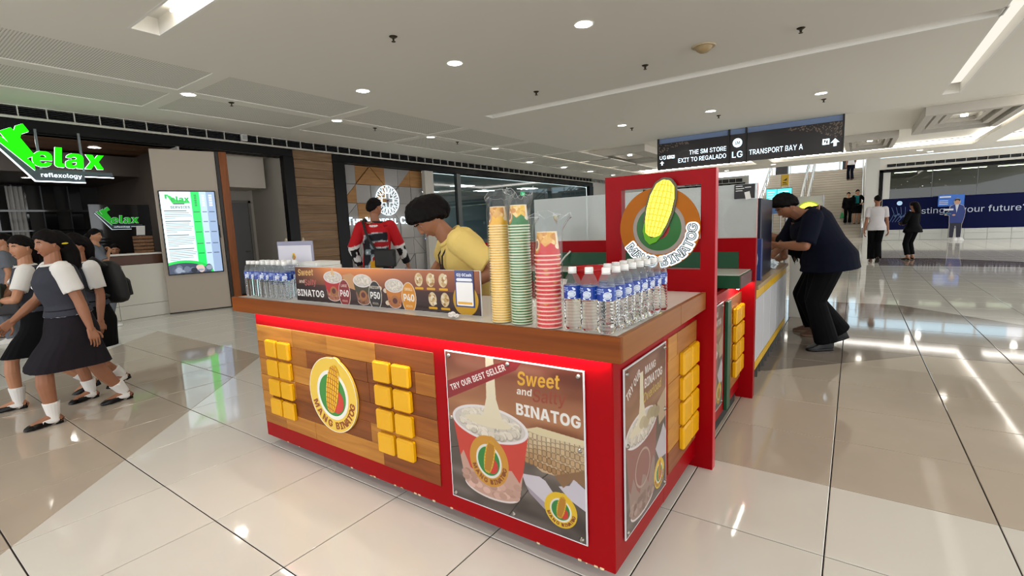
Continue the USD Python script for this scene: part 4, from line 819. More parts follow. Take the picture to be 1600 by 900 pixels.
ct_ = lambda g: affinity.translate(affinity.scale(g, .98, .86, origin=(0, 0)), .0, .30)
cs = ct_(corn_shape(1.0, 13)); cl_ = ct_(corn_lines(1.0, 13, .010)); hk = affinity.translate(affinity.scale(husk_shape(1.0, 13), .62, .55, origin=(0, 0)), -.10, .02)
obj('shadow_board', front(affinity.scale(cs.buffer(.06), R2, R2, origin=(0, 0)), .01, -.024), M('emblem_darkedge', (84, 78, 70), .5), e2); obj('corn_husk', front(affinity.scale(hk, R2, R2, origin=(0, 0)), .012, -.028), LIT('husk_glow', (120, 190, 60), .6), e2); obj('corn', front(affinity.scale(cs, R2, R2, origin=(0, 0)), .012, -.036), LIT('corn_glow', (250, 242, 92), 1.5), e2); obj('kernel_lines', front(affinity.scale(cl_, R2, R2, origin=(0, 0)), .002, -.038), M('kernel_line', (206, 170, 20), .5, emit=(214, 176, 20), estr=.6), e2)
lt2 = LIT('emblem_letter', (235, 250, 255), 1.1); ln2 = M('emblem_letter_line', (90, 96, 96), .5)
for L in arc_letters('MANG', .835, .225, 218, 259)+arc_letters('BINATOG', .835, .225, 281, 359):
    obj('letter', front(affinity.scale(L.buffer(.042), R2, R2, origin=(0, 0)), .008, -.022), lt2, e2); obj('letter_line', front(affinity.scale(L.buffer(.004).difference(L.buffer(-.016)), R2, R2, origin=(0, 0)), .0012, -.0234), ln2, e2)

# ---- rear half of the kiosk: side gate, green counter, red back wall with a clear screen
GRN = M('kiosk_green', (8, 74, 44), .4)
gt = thing('kiosk_gate', 'low kiosk side behind the sign frame with studs and a dark green post', 'kiosk side')
obj('panel', bb(-.05, -.018, .53, 1.715, .07, .87), RED, gt); obj('foot', bb(-.048, -.024, .6, 1.6, 0, .07), M('plinth_black', (30, 28, 26), .7), gt); obj('green_post', bb(-.018, .004, 1.185, 1.285, .07, .80, .003), GRN, gt)
planks(1.29, 1.712, .16, .80, lambda a, b, c, d, m, t: obj('plank', bb(-.02, -.018+t+.004, a, b, c, d, .001), m, gt), KWY)
obj('low_light', bb(.03, .04, 1.3, 1.70, .864, .871), LIT('warm_led', (255, 246, 232), 40.0), gt)
for i in range(2):
    for r in range(4): obj('yellow_stud', bb(-.008, .024, 1.385+i*.145, 1.385+i*.145+.134, .236+r*.125, .236+r*.125+.112, .008), YEL, gt)
poster('poster sliver seen edge-on between the sign frame and the green post', poster2().resize((60, 80)), .477, .664, yrot(-.014, .62, .151, 's'), ((.05, .965), (.95, .965), (.05, .035), (.95, .035)))
gc = thing('green_counter', 'green edged counter with a white top behind the sign frame', 'counter')
obj('slab', bb(-2.3, .055, 1.28, 1.715, .872, .958, .003), GRN, gc); obj('white_top', bb(-2.29, .045, 1.29, 1.715, .958, .963), WHT, gc); obj('side_edge', bb(.055, .058, 1.283, 1.715, .874, .956), M('edge_brown', (84, 40, 36), .3), gc); obj('cabinet', bb(-2.2, -.06, 1.36, 1.715, 0, .87), RED, gc)
bw = thing('kiosk_rear_panel', 'red kiosk rear panel with green band and a hazy clear screen on top', 'kiosk panel')
obj('wall', bb(-2.40, .078, 1.722, 1.775, 0, 1.185, .004), RED, bw); obj('green_band', bb(-1.52, -.035, 1.716, 1.722, .966, 1.085), GRN, bw); obj('screen', bb(-1.80, .076, 1.742, 1.75, 1.186, 1.572), PANE('screen_acrylic', (224, 230, 230), 1.5, .03, .5), bw); obj('screen_edge', join(bb(-1.80, .076, 1.741, 1.751, 1.1855, 1.190), bb(.074, .079, 1.741, 1.751, 1.186, 1.572)), M('acrylic_pink', (226, 176, 170), .2), bw)
obj('wing', bb(-.04, .079, 1.70, 1.722, 0, .872), RED, bw)
sb = thing('price_board', 'small black board with white list at the top of the clear screen', 'board', (-.075, 1.728, 1.468)); obj('board', bb(0, .135, 0, .01, 0, .10, .002), M('board_black', (18, 18, 20), .4), sb); obj('print', front(union_all([sbox(.01, .085-.016*k, .01+.045+.01*(k % 2), .091-.016*k) for k in range(3)]+[sbox(.07, .075, .11, .081)]), .001, -.001), M('board_white', (220, 220, 220), .5), sb); obj('receipt', axes(bx((0, 0, 0), (.035, .002, .055)), (.97, 0, .2), (0, 1, 0), (-.2, 0, .97), (.09, -.003, .02)), M('paper_white', (226, 226, 222), .7), sb)
t = thing('white_stick', 'thin white stick leaning on the green band of the back wall', 'stick', (-1.50, 1.62, .9635)); obj('stick', tube([(0, 0, .003), (.05, .06, .09), (.08, .09, .125)], .008, 8), M('white_plastic', (214, 212, 206), .4), t); obj('tip', tube([(.08, .09, .125), (.085, .094, .133)], .009, 8), M('white_plastic', (214, 212, 206), .4), t)

# ================================================================ things on the counter
CT = .9632
# bottles
glass_b = usdkit.material(stage, '/World/Looks/bottle_water', {'p': ('principled_bsdf', {'base_color': (.97, .985, .99), 'roughness': .03, 'transmission_weight': 1.0, 'ior': 1.22, 'specular_ior_level': .6})}, surface='p.BSDF')
def label_img():
    W, H = 120, 34; im, d = cv(W, H, (26, 58, 148)); w, h = im.size; r = random.Random(1)
    for o in (0, .5):
        for k, s in enumerate(('Purified', 'Drinking', 'Water')): wtext(im, ((o+.02)*w, (.1+.16*k)*h), s, .16*h, (220, 230, 250), 800)
        d = ImageDraw.Draw(im); cx, cy = (o+.27)*w, .62*h; q = .26*h; d.ellipse((cx-q, cy-q, cx+q, cy+q), fill=(214, 222, 234)); d.ellipse((cx-q*.8, cy-q*.8, cx+q*.8, cy+q*.8), fill=(150, 164, 190))
        for k in range(4): d.rectangle((cx-q*.55, cy-q*.5+k*q*.28, cx+q*.55, cy-q*.36+k*q*.28), fill=(220, 226, 236))
        for dx, dy, rr_ in ((-.12, .25, .06), (-.10, -.02, .05), (.09, -.36, .08), (.12, -.14, .05), (-.08, .34, .07), (.11, .30, .05), (-.14, .38, .04), (.05, -.44, .05)): d.ellipse((cx+dx*w*.5-rr_*h, cy+dy*h-rr_*h, cx+dx*w*.5+rr_*h, cy+dy*h+rr_*h), fill=(206, 218, 240))
        d.rectangle(((o+.40)*w, 0, (o+.5)*w, h), fill=(34, 78, 170)); d.rectangle(((o+.42)*w, .3*h, (o+.48)*w, .36*h), fill=(150, 180, 220)); d.rectangle(((o+.42)*w, .6*h, (o+.47)*w, .64*h), fill=(150, 180, 220))
    return fin_(im, W, H)
def make_bottle(loc, rz, label, group):
    t = thing('water_bottle', label, 'water bottle', loc, rz, group)
    p = [(0, .004), (.018, .0), (.027, .003), (.0305, .012)]
    z = .014
    for k in range(9): p += [(.0312, z), (.0318, z+.005), (.0300, z+.0085)]; z += .0112
    p += [(.0312, .117), (.0312, .158), (0, .158)]
    obj('body', lathe(p, 20), glass_b, t, smooth=50); obj('shoulder', lathe([(.0312, .1585), (.0312, .162), (.0300, .167), (.0285, .176), (.022, .192), (.014, .203), (.0125, .206)], 20), PANE('bottle_clear', (240, 243, 246), 1.5, .05, .06), t, smooth=60); obj('collar', lathe([(.0125, .203), (.0155, .203), (.0155, .2055), (.0125, .2055)], 18), M('cap_white', (234, 234, 232), .4), t)
    obj('cap', lathe([(0, .207), (.0145, .207), (.0150, .209), (.0150, .222), (.0138, .2255), (0, .2255)], 20), M('cap_white', (234, 234, 232), .4), t, smooth=40)
    panel('label', label_img(), 1, 1, PRINT('label_print', .3), t, curve=lambda u, v: np.stack([.0319*np.cos(-PI/2+(u-.27)*2*PI), .0319*np.sin(-PI/2+(u-.27)*2*PI), .115+v*.046], 1))
    return t
b0 = None
def bottle(x, y, rz, label, group):
    global b0
    if b0 is None: b0 = make_bottle((x, y, CT), rz, label, group)
    else: dup(b0, (x, y, CT), rz, label, group=group)
ordn = ('first', 'second', 'third', 'fourth', 'fifth', 'sixth', 'seventh', 'eighth', 'ninth', 'tenth', 'eleventh')
for k in range(3): bottle((-.165, -.099, -.034)[k], (-.600, -.602, -.606)[k], (.35, .15, .55)[k], ('water bottle next to the red cup stack', 'water bottle second from the red cup stack', 'water bottle at the very corner of the counter')[k], 'bottles at the counter corner')
for k in range(1, 8): bottle(-.030+.0028*k, -.606+.0685*k, .5+.15*k, f'{ordn[k-1]} water bottle behind the corner one, along the right edge', 'bottles along the right edge')
for k in range(2, 8): bottle(-.098+.0028*k, -.600+.0685*k, .3+.3*k, f'inner row water bottle beside the {ordn[k-1]} of the right edge row', 'bottles along the right edge, inner row')
for k in range(8): bottle(-2.505+.0625*k, -.565-.002*k, .5+.4*(k % 3), f'{ordn[k]} water bottle from the left end of the counter', 'bottles left of the menu banner')
for k in range(7): bottle(-2.47+.0625*k, -.496, 1+.5*(k % 3), f'back row water bottle, {ordn[k]} from the left end of the counter', 'bottles left of the menu banner, back row')
# cups, mouth down
def cup_img(kind):
    W, H = 96, 40; top = (222, 158, 60); im, d = cv(W, H, top); w, h = im.size; r = random.Random(kind == 'green')
    for k in range(40): x, y = r.random()*w, r.random()*h*.55; s = r.uniform(5, 14); d.ellipse((x-s, y-s, x+s, y+s), fill=r.choice([(226, 170, 80), (206, 136, 44), (240, 206, 140), (236, 190, 60)]))
    lowc = {'yellow': (238, 178, 20), 'green': (24, 116, 44), 'red': (206, 24, 26)}[kind]; pts = [(0, h)]
    for k in range(25): pts.append((w*k/24, h*(.52+.09*math.sin(k*1.7)+.05*math.sin(k*.6))))
    d.polygon(pts+[(w, h)], fill=lowc)
    for o in (.18, .68): d.rectangle((o*w, .06*h, (o+.06)*w, .62*h), fill=(240, 226, 200)); d.ellipse((o*w-6, .5*h, (o+.06)*w+2, .74*h), fill=(238, 220, 190))
    for o in (.36, .86): cx = o*w; d.ellipse((cx-.07*w, .18*h, cx+.07*w, .92*h), fill=(206, 130, 24)); d.ellipse((cx-.05*w, .30*h, cx+.05*w, .80*h), fill=(232, 214, 180)); d.ellipse((cx-.035*w, .38*h, cx+.035*w, .72*h), fill=(120, 60, 40))
    return fin_(im, W, H)
paperw = M('cup_paper', (238, 226, 204), .6)
def cups(kind, x, y, n, rm, rb, h, pitch, labels, rimc):
    t = thing('paper_cup', labels[0], 'paper cup', (x, y, CT), pr_.uniform(-.1, .1), labels[0] and f'{kind} cups in the stack')
    fb = lambda u, v: np.stack([(rm+(rb-rm)*v)*np.cos(-PI/2+(u-.5)*2*PI), (rm+(rb-rm)*v)*np.sin(-PI/2+(u-.5)*2*PI), .004+v*(h-.004)], 1)
    panel('wall', cup_img(kind), 1, 1, PRINT('cup_print', .45), t, curve=fb)
    obj('rim', lathe([(rm-.002, .0), (rm+.0022, .0005), (rm+.0034, .0028), (rm+.0026, .0056), (rm-.001, .0060)], 24), rimc, t, smooth=60)
    obj('base', lathe([(0, h-.008), (rb-.004, h-.008), (rb-.0025, h-.0005), (rb+.0006, h), (rb+.0004, h-.004)], 24), paperw, t, smooth=40)
    for k in range(1, n): dup(t, (x+pr_.uniform(-.0006, .0006), y+pr_.uniform(-.0006, .0006), CT+k*pitch), PI*.08+pr_.uniform(-.1, .1) if k == n-1 else pr_.uniform(-3, 3), labels[1] if k == n-1 else labels[0])
cups('yellow', -.494, -.585, 38, .0375, .030, .076, .0102, ('one of the yellow-rimmed paper cups nested in the left tall stack', 'topmost yellow paper cup of the left tall stack'), M('rim_yellow', (244, 220, 156), .45))
cups('green', -.400, -.580, 36, .039, .031, .080, .0107, ('one of the pale-rimmed green paper cups nested in the middle stack', 'topmost green paper cup of the middle stack'), M('rim_green', (222, 226, 196), .45))
cups('red', -.268, -.595, 18, .046, .0365, .088, .0155, ('one of the red paper cups nested in the right shorter stack', 'topmost red paper cup of the right shorter stack'), M('rim_red', (244, 196, 180), .45))
film = PANE('clear_film', (250, 251, 252), 1.38, .12, .03)
from meshkit import noise
def bag(x, y, r, h, flare, label, seed):
    t = thing('plastic_bag', label, 'plastic bag', (x, y, CT)); nz, na = 46, 40; V = []
    for i in range(nz):
        z = h*i/(nz-1)
        for k in range(na):
            a = 2*PI*k/na; up = max(0, (z-(h-.06))/.06); n_ = noise(np.array([[math.cos(a)*2+seed, math.sin(a)*2, z*16]]), seed)[0]; n2 = noise(np.array([[math.cos(a)*3+seed+9, math.sin(a)*3, z*7]]), seed)[0]
            rr_ = r*(1+.06*n_)+up*(flare*(n2-.42)*2.2); zz = z+up*.035*(noise(np.array([[math.cos(a)*2.6, math.sin(a)*2.6+seed, 1.]]), seed)[0]-.5)*2.0; V.append((rr_*math.cos(a), rr_*math.sin(a), zz))
    F = [(i*na+k, i*na+(k+1) % na, (i+1)*na+(k+1) % na) for i in range(nz-1) for k in range(na)]+[(i*na+k, (i+1)*na+(k+1) % na, (i+1)*na+k) for i in range(nz-1) for k in range(na)]
    obj('film', (np.array(V), np.array(F)), film, t, smooth=True); obj('mouth_edge', tube([V[(nz-1)*na+k] for k in range(na)]+[V[(nz-1)*na]], .0004, 5), M('film_edge', (226, 230, 234), .2), t)
bag(-.494, -.585, .0435, .505, .035, 'clear plastic bag around the yellow cup stack', 1); bag(-.400, -.580, .0445, .50, .03, 'clear plastic bag around the green cup stack', 2); bag(-.268, -.595, .0535, .40, .045, 'clear plastic bag around the red cup stack', 3)
# menu banner with a payment card
bn = thing('menu_banner', 'long brown menu banner with three priced cups standing on the counter', 'menu banner', (-1.975, -.572, CT), math.atan2(.03, 1.34)); obj('board', bb(0, 1.342, 0, .008, 0, .196, .001), M('acrylic_edge', (206, 206, 210), .12), bn); panel('picture', menu_img(), 1.338, .192, inkm, bn, -.0006, .002, .002)
for x in (.2, 1.12): obj('foot', join(bb(x-.012, x+.012, .008, .07, 0, .006), bb(x-.012, x+.012, .008, .014, .006, .1)), M('clear_plastic', (190, 196, 196), .1), bn)
a_ = math.atan2(.03, 1.34); pc = thing('payment_card', 'blue payment card with a blank white square, fixed on the right of the menu banner', 'payment card', (-1.975+1.205*math.cos(a_)+.0022*math.sin(a_), -.572+1.205*math.sin(a_)-.0022*math.cos(a_), CT+.036), a_); obj('card', bb(0, .104, -.0015, 0, 0, .16), M('card_blue', (60, 72, 124), .2), pc); panel('print', pay_img(), .102, .158, inkm, pc, -.0018, .001, .001)
# tissue, lids, paper notice, basin
def crumple(r, seed, n=3):
    m = trimesh.creation.icosphere(n, r); v = m.vertices.copy(); q = noise(v/r*2.2, seed)-.5; q2 = noise(v/r*5, seed+3)-.5; v *= (1+.7*q+.4*q2)[:, None]; v[:, 2] = v[:, 2]*.6; v[:, 2] -= v[:, 2].min(); return v, np.array(m.faces)
t = thing('crumpled_tissue', 'small crumpled white tissue in front of the menu banner', 'tissue', (-.738, -.612, CT)); obj('tissue', crumple(.018, 4), M('tissue_white', (232, 226, 220), .9), t); obj('loose_end', move(crumple(.011, 6), (.019, .004, 0)), M('tissue_white', (232, 226, 220), .9), t)
l0 = None
for k in range(9):
    lb = 'one of the white foam trays stacked behind the menu banner' if k < 8 else 'topmost white foam tray of the stack behind the menu banner'
    if l0 is None:
        l0 = thing('foam_tray', lb, 'food tray', (-2.06, -.36, CT), 0, 'white trays in a stack'); obj('rim', prism(rrect(.24, .17, .02).difference(rrect(.22, .15, .016)), .022, 0), M('foam_white', (226, 226, 222), .5), l0); obj('top', prism(rrect(.235, .165, .02), .006, .016), M('foam_white', (226, 226, 222), .5), l0)
    else: dup(l0, (-2.06+.004*math.sin(k*3), -.36, CT+.0232*k), .03*math.sin(k*2.1), lb)
pn_ = thing('paper_notice', 'white paper notice on a ring stand behind the left bottles', 'notice', (-2.53, -.352, CT)); obj('backing', bb(-.01, .40, .004, .012, .0, .335, .002), M('notice_grey', (150, 150, 172), .4), pn_)
def notice_img():
    W, H = 120, 96; im, d = cv(W, H, (214, 212, 222)); w, h = im.size; art_emblem(im, .47*w, .24*h, .07*h)
    for k in range(9): d = ImageDraw.Draw(im); y = (.44+.055*k)*h; x0 = (.16 if k else .2)*w; d.rectangle((x0, y, x0+(.62-.05*(k % 3))*w, y+.018*h), fill=(84, 82, 98))
    return fin_(im, W, H)
panel('sheet', notice_img(), .385, .30, PRINT('paper_print', .5), pn_, .002, .003, .008)
for x in (.10, .30): obj('ring', tube([(x+.014*math.cos(q)*.6, .008, .335+.022*math.sin(q)) for q in np.linspace(-.6, PI+.6, 12)], .0025, 6), M('ring_wire', (170, 160, 140), .3, .8), pn_)
obj('stand', bb(.02, .37, .012, .09, 0, .006), M('notice_grey', (150, 150, 172), .4), pn_)
t = thing('red_basin', 'red plastic basin behind the corner water bottles', 'basin', (-.50, .29, CT)); obj('bowl', lathe([(0, .004), (.085, 0), (.09, .004), (.135, .125), (.148, .13), (.15, .136), (.142, .137), (.131, .13), (.083, .01), (0, .01)], 36), M('basin_red', (178, 8, 22), .25), t, smooth=40); obj('rim', lathe([(.148, .128), (.153, .131), (.153, .137), (.148, .139)], 36), M('basin_red', (178, 8, 22), .25), t)
t = thing('white_tub', 'white tub of supplies beside the red basin', 'tub', (-.74+.14, .02, CT)); obj('tub', lathe([(0, 0), (.05, 0), (.062, .085), (.057, .085), (.046, .006), (0, .006)], 28), M('foam_white', (226, 226, 222), .5), t, smooth=40); obj('lid', lathe([(0, .086), (.064, .086), (.064, .093), (0, .094)], 28), M('tub_lid', (206, 206, 200), .4), t)
# ================================================================ the white stall beyond
ws = thing('white_stall', 'white panelled food stall with yellow trims beyond the red kiosk', 'stall', (.05, 1.97, 0)); ywl = M('stall_yellow', (222, 176, 20), .35); wpl = M('stall_white', (214, 216, 220), .25)
obj('body', bb(-2.0, -.012, 0, 1.98, .14, .78), M('stall_core', (120, 120, 120), .6), ws)
for k in range(5): obj('white_panel', bb(-.012, 0, .004+k*.396, .392+k*.396, .205, .70, .003), wpl, ws)
for k in range(5): obj('yellow_trim', bb(-.012, .002, .004+k*.396, .392+k*.396, .14, .20, .002), ywl, ws); obj('yellow_trim', bb(-.012, .002, .004+k*.396, .392+k*.396, .705, .775, .002), ywl, ws)
obj('front_panel', bb(-2.0, -.012, -.01, 0, .205, .70), wpl, ws); obj('worktop', bb(-2.0, .02, -.02, 2.0, .78, .815, .004), M('worktop_wood', (176, 150, 112), .3), ws); obj('kick_plate', bb(-1.9, -.06, .06, 1.92, 0, .14), M('kick_dark', (44, 42, 42), .3, .5), ws)
for k in range(11): obj('bracket', bb(-.055, -.02, .1+k*.18, .112+k*.18, 0, .14), M('bracket_metal', (150, 150, 150), .3, .9), ws)
obj('rear_counter', bb(-2.0, -1.4, 0, 2.0, 0, .9), wpl, ws)
fz = thing('display_cooler', 'dark navy upright cooler on the white stall counter', 'cooler', (-.30, 2.42, .816)); obj('cabinet', bb(-.2, .31, 0, .64, 0, .67, .008), M('navy_black', (24, 26, 46), .3), fz); obj('side_rail', bb(-.21, -.2, 0, .02, 0, .63), M('cooler_grey', (120, 126, 130), .3, .6), fz); obj('lower_box', bb(-.2, .31, -.05, -.005, 0, .10, .006), M('black_plastic', (20, 20, 24), .4), fz)
bxs = thing('blue_standee', 'blue board with a pale oval logo standing on the white stall', 'display board', (-.09, 2.25, .816)); obj('board', bb(-.1, .13, 0, .06, 0, .34, .004), M('board_blue', (32, 56, 120), .4), bxs); obj('oval', front(ell(.03, .17, .075, .13), .003, -.003), M('oval_grey', (196, 200, 206), .4), bxs); obj('oval_marks', front(union_all([sbox(.02, .08+.03*k, .04, .10+.03*k) for k in range(6)]), .002, -.005), M('oval_text', (70, 80, 110), .5), bxs)
t = thing('plastic_wrap', 'crumpled clear plastic on the edge of the white stall', 'plastic bag', (-.02, 3.24, .816)); obj('film', crumple(.075, 12), M('wrap_white', (200, 212, 220), .15, spec=.9), t); obj('fold', move(crumple(.045, 15), (.0, .1, 0)), M('wrap_white', (200, 212, 220), .15, spec=.9), t)
t = thing('sauce_cups', 'small tub and bottles on top of the dark cooler', 'tubs', (-.22, 2.55, 1.4865)); obj('tub', lathe([(0, 0), (.035, 0), (.042, .09), (0, .09)], 18), wpl, t); obj('blue_lid', lathe([(0, .09), (.044, .09), (.044, .115), (0, .115)], 18), M('board_blue', (32, 56, 120), .4), t); obj('bottle', move(lathe([(0, 0), (.03, 0), (.03, .1), (.012, .13), (0, .13)], 16), (.09, .03, 0)), M('glass_blue', (140, 170, 200), .1), t)
sn = thing('menu_monitor', 'pair of bright cyan menu monitors above the white stall', 'monitor', (-.30, 5.0, 1.49)); mb = LIT('monitor_cyan', (96, 232, 236), 1.15)
for x0, x1 in ((.0, .118), (.123, .285)):
    obj('bezel', bb(x0-.004, x1+.002, -.01, .03, -.006, .188), M('screen_black', (14, 16, 22), .25), sn); obj('display', bb(x0, x1, -.013, -.010, 0, .182), mb, sn)
    obj('menu_text', front(union_all([sbox(x0+.012, .14-.03*k, x0+.012+(x1-x0)*(.7-.12*(k % 2)), .15-.03*k) for k in range(4)]), .001, -.0145), LIT('monitor_text', (214, 255, 255), 1.3), sn)
obj('blue_strip', bb(0, .29, 0, .03, -.13, -.02), M('blue_board', (70, 110, 160), .4), sn); obj('green_mark', front(ell(.09, -.04, .05, .015), .002, -.002), M('emblem_green', (60, 140, 60), .4), sn); obj('pole', join(cyl((.06, .05, -1.49), (.06, .05, -.0), .02, n=10), cyl((.23, .05, -1.49), (.23, .05, -.0), .02, n=10)), M('pole_grey', (150, 150, 150), .3, .7), sn)
t = thing('yellow_board', 'small yellow notice board on two thin posts behind the monitors', 'notice board', (-.30, 6.5, 0)); obj('board', bb(0, .10, 0, .01, 1.78, 1.95, .002), M('notice_yellow', (206, 166, 24), .5), t); obj('posts', join(cyl((0, .015, 0), (0, .015, 1.95), .006, n=8), cyl((.1, .015, 0), (.1, .015, 1.95), .006, n=8)), M('pole_grey', (150, 150, 150), .3, .7), t); obj('pictogram', front(union_all([Polygon([(.02, 1.86), (.08, 1.90), (.07, 1.86)]), sbox(.02, 1.80, .08, 1.81), sbox(.02, 1.825, .07, 1.835)]), .001, -.001), M('board_black', (18, 18, 20), .4), t)
ov = thing('oval_light_sign', 'glowing yellow oval sign on a grey panel behind the leaning man', 'lit sign', (-.02, 5.1, 0)); obj('panel', bb(-.0, .34, 0, .04, .0, 1.56, .004), M('panel_lightgrey', (186, 184, 176), .5), ov); obj('panel_edge', bb(.335, .35, -.005, .045, 0, 1.565), M('pole_grey', (150, 150, 150), .3, .7), ov)
o = ell(.19, 1.40, .118, .095); obj('rim', front(o.difference(o.buffer(-.014)), .05, -.05), M('oval_green', (150, 170, 20), .4, emit=(170, 190, 0), estr=.5), ov); obj('face', front(o.buffer(-.013), .04, -.044), LIT('oval_yellow', (244, 240, 90), 1.5), ov); obj('logo', front(union_all([LineString([(.12+.005*k, 1.39+.02*math.sin(k*.9)) for k in range(26)]), ell(.235, 1.39, .02, .035).exterior]).buffer(.006), .002, -.047), M('oval_logo', (170, 186, 30), .5), ov)
# bank banner
nb = thing('navy_banner', 'long navy banner with white lettering along the far office front', 'banner', (1.66, BY-.03, .47)); obj('sheet', bb(0, 7.5, 0, .02, 0, 1.39), M('banner_navy', (10, 18, 62), .6, spec=.1), nb); btx = M('banner_white', (196, 204, 220), .5)
g = tshape('vesting in your future?', .40, 450); g = fit(g, .98, 4.68, .60); obj('lettering', front(g, .004, -.006), btx, nb)
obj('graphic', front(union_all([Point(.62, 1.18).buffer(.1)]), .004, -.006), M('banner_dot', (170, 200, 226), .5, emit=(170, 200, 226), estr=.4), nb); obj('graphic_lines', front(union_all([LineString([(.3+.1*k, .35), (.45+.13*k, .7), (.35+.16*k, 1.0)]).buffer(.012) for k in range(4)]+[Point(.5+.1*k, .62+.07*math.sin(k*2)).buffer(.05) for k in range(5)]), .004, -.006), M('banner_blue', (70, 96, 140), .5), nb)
# ================================================================ people
V3 = lambda *a: np.array(a, float)
def unit(v): v = np.asarray(v, float); return v/(np.linalg.norm(v)+1e-12)
_sph = {}
def sph(p, r, n=12): return mf.Manifold.sphere(float(r), n).translate([float(x) for x in p])
def bone(p, q, r0, r1, n=12): return mf.Manifold.batch_hull([sph(p, r0, n), sph(q, r1, n)])
def circ(c, a, b, rx, ry, n=20):
    t = np.arange(n)*2*PI/n; return np.asarray(c)+np.cos(t)[:, None]*np.asarray(a)*rx+np.sin(t)[:, None]*np.asarray(b)*ry
def hull(*pts): return mf.Manifold.hull_points(np.vstack(pts).astype(np.float64))
def frame_of(d):
    d = unit(d); a = unit(np.cross(d, [0, 0, 1] if abs(d[2]) < .95 else [0, 1, 0])); return a, np.cross(d, a)
def cone(p, q, r0, r1, n=16):
    a, b = frame_of(np.asarray(q)-np.asarray(p)); return hull(circ(p, a, b, r0, r0, n), circ(q, a, b, r1, r1, n))
def uni(ms): return mf.Manifold.batch_boolean(list(ms), mf.OpType.Add)
def sm(m, l, it=8):
    m = m.refine_to_length(l) if l else m; k = m.to_mesh(); t = trimesh.Trimesh(k.vert_properties[:, :3], k.tri_verts, process=True)
    if it: trimesh.smoothing.filter_taubin(t, lamb=.5, nu=.53, iterations=it)
    return t
def to_m(t): return mf.Manifold(mf.Mesh(np.asarray(t.vertices, np.float32), np.asarray(t.faces, np.uint32)))
_ico = {}
def ico(n):
    if n not in _ico: _ico[n] = trimesh.creation.icosphere(n, 1.0)
    return _ico[n]
def head_points(n, female=False):
    """a head about its centre: x right, y forward, z up; 0.23 tall"""
    d = np.array(ico(n).vertices); x, y, z = (d*np.array([.073, .093, .115])).T
    lo = np.clip(-z/.115, 0, 1); x = x*(1-.30*lo**1.6); y = np.where(y < 0, y*(1-.42*lo**1.2), y*(1-.06*lo)); y = np.where(y > .055, .055+(y-.055)*.80, y)
    P = np.stack([x, y, z], 1); G = lambda cx, cz, sx, sz: np.exp(-((P[:, 0]-cx)/sx)**2-((P[:, 2]-cz)/sz)**2)*(P[:, 1] > .01)
    dy = .020*G(0, -.026, .011, .013)+.011*G(0, -.004, .008, .022)-.009*(G(.031, .008, .014, .011)+G(-.031, .008, .014, .011))+.004*(G(.031, .028, .02, .008)+G(-.031, .028, .02, .008))
    dy += .006*G(0, -.056, .02, .006)+.005*G(0, -.068, .017, .006)-.004*G(0, -.062, .022, .0025)+.008*G(0, -.096, .022, .015)+.004*(G(.042, -.03, .02, .02)+G(-.042, -.03, .02, .02))
    P[:, 1] += dy*(.85 if female else 1); return P
def ik(a, c, l1, l2, pole):
    a, c = np.asarray(a, float), np.asarray(c, float); v = c-a; d = np.linalg.norm(v); d2 = min(d, (l1+l2)*.999); u = v/(d+1e-9); c = a+u*d2
    k = (l1*l1-l2*l2+d2*d2)/(2*d2); h = math.sqrt(max(1e-6, l1*l1-k*k)); p = np.asarray(pole, float); p = unit(p-u*np.dot(p, u)); return a+u*k+p*h, c
SKIN = {'a': M('skin_tan', (176, 124, 92), .5, vary=(30, .04)), 'b': M('skin_brown', (150, 100, 72), .5, vary=(30, .04)), 'c': M('skin_light', (196, 146, 116), .5, vary=(30, .04))}
HAIR = M('hair_black', (12, 8, 8), .65, spec=.12, bump=(45, .25)); EYEW = M('eye_white', (206, 198, 192), .35); IRIS = M('iris_brown', (38, 24, 18), .15); LIP = M('lips', (150, 84, 76), .45)
def cloth(name, col, rough=.85): return M('cloth_'+name, col, rough, spec=.12, bump=(90, .15), vary=(6, .05))
class Pose: pass
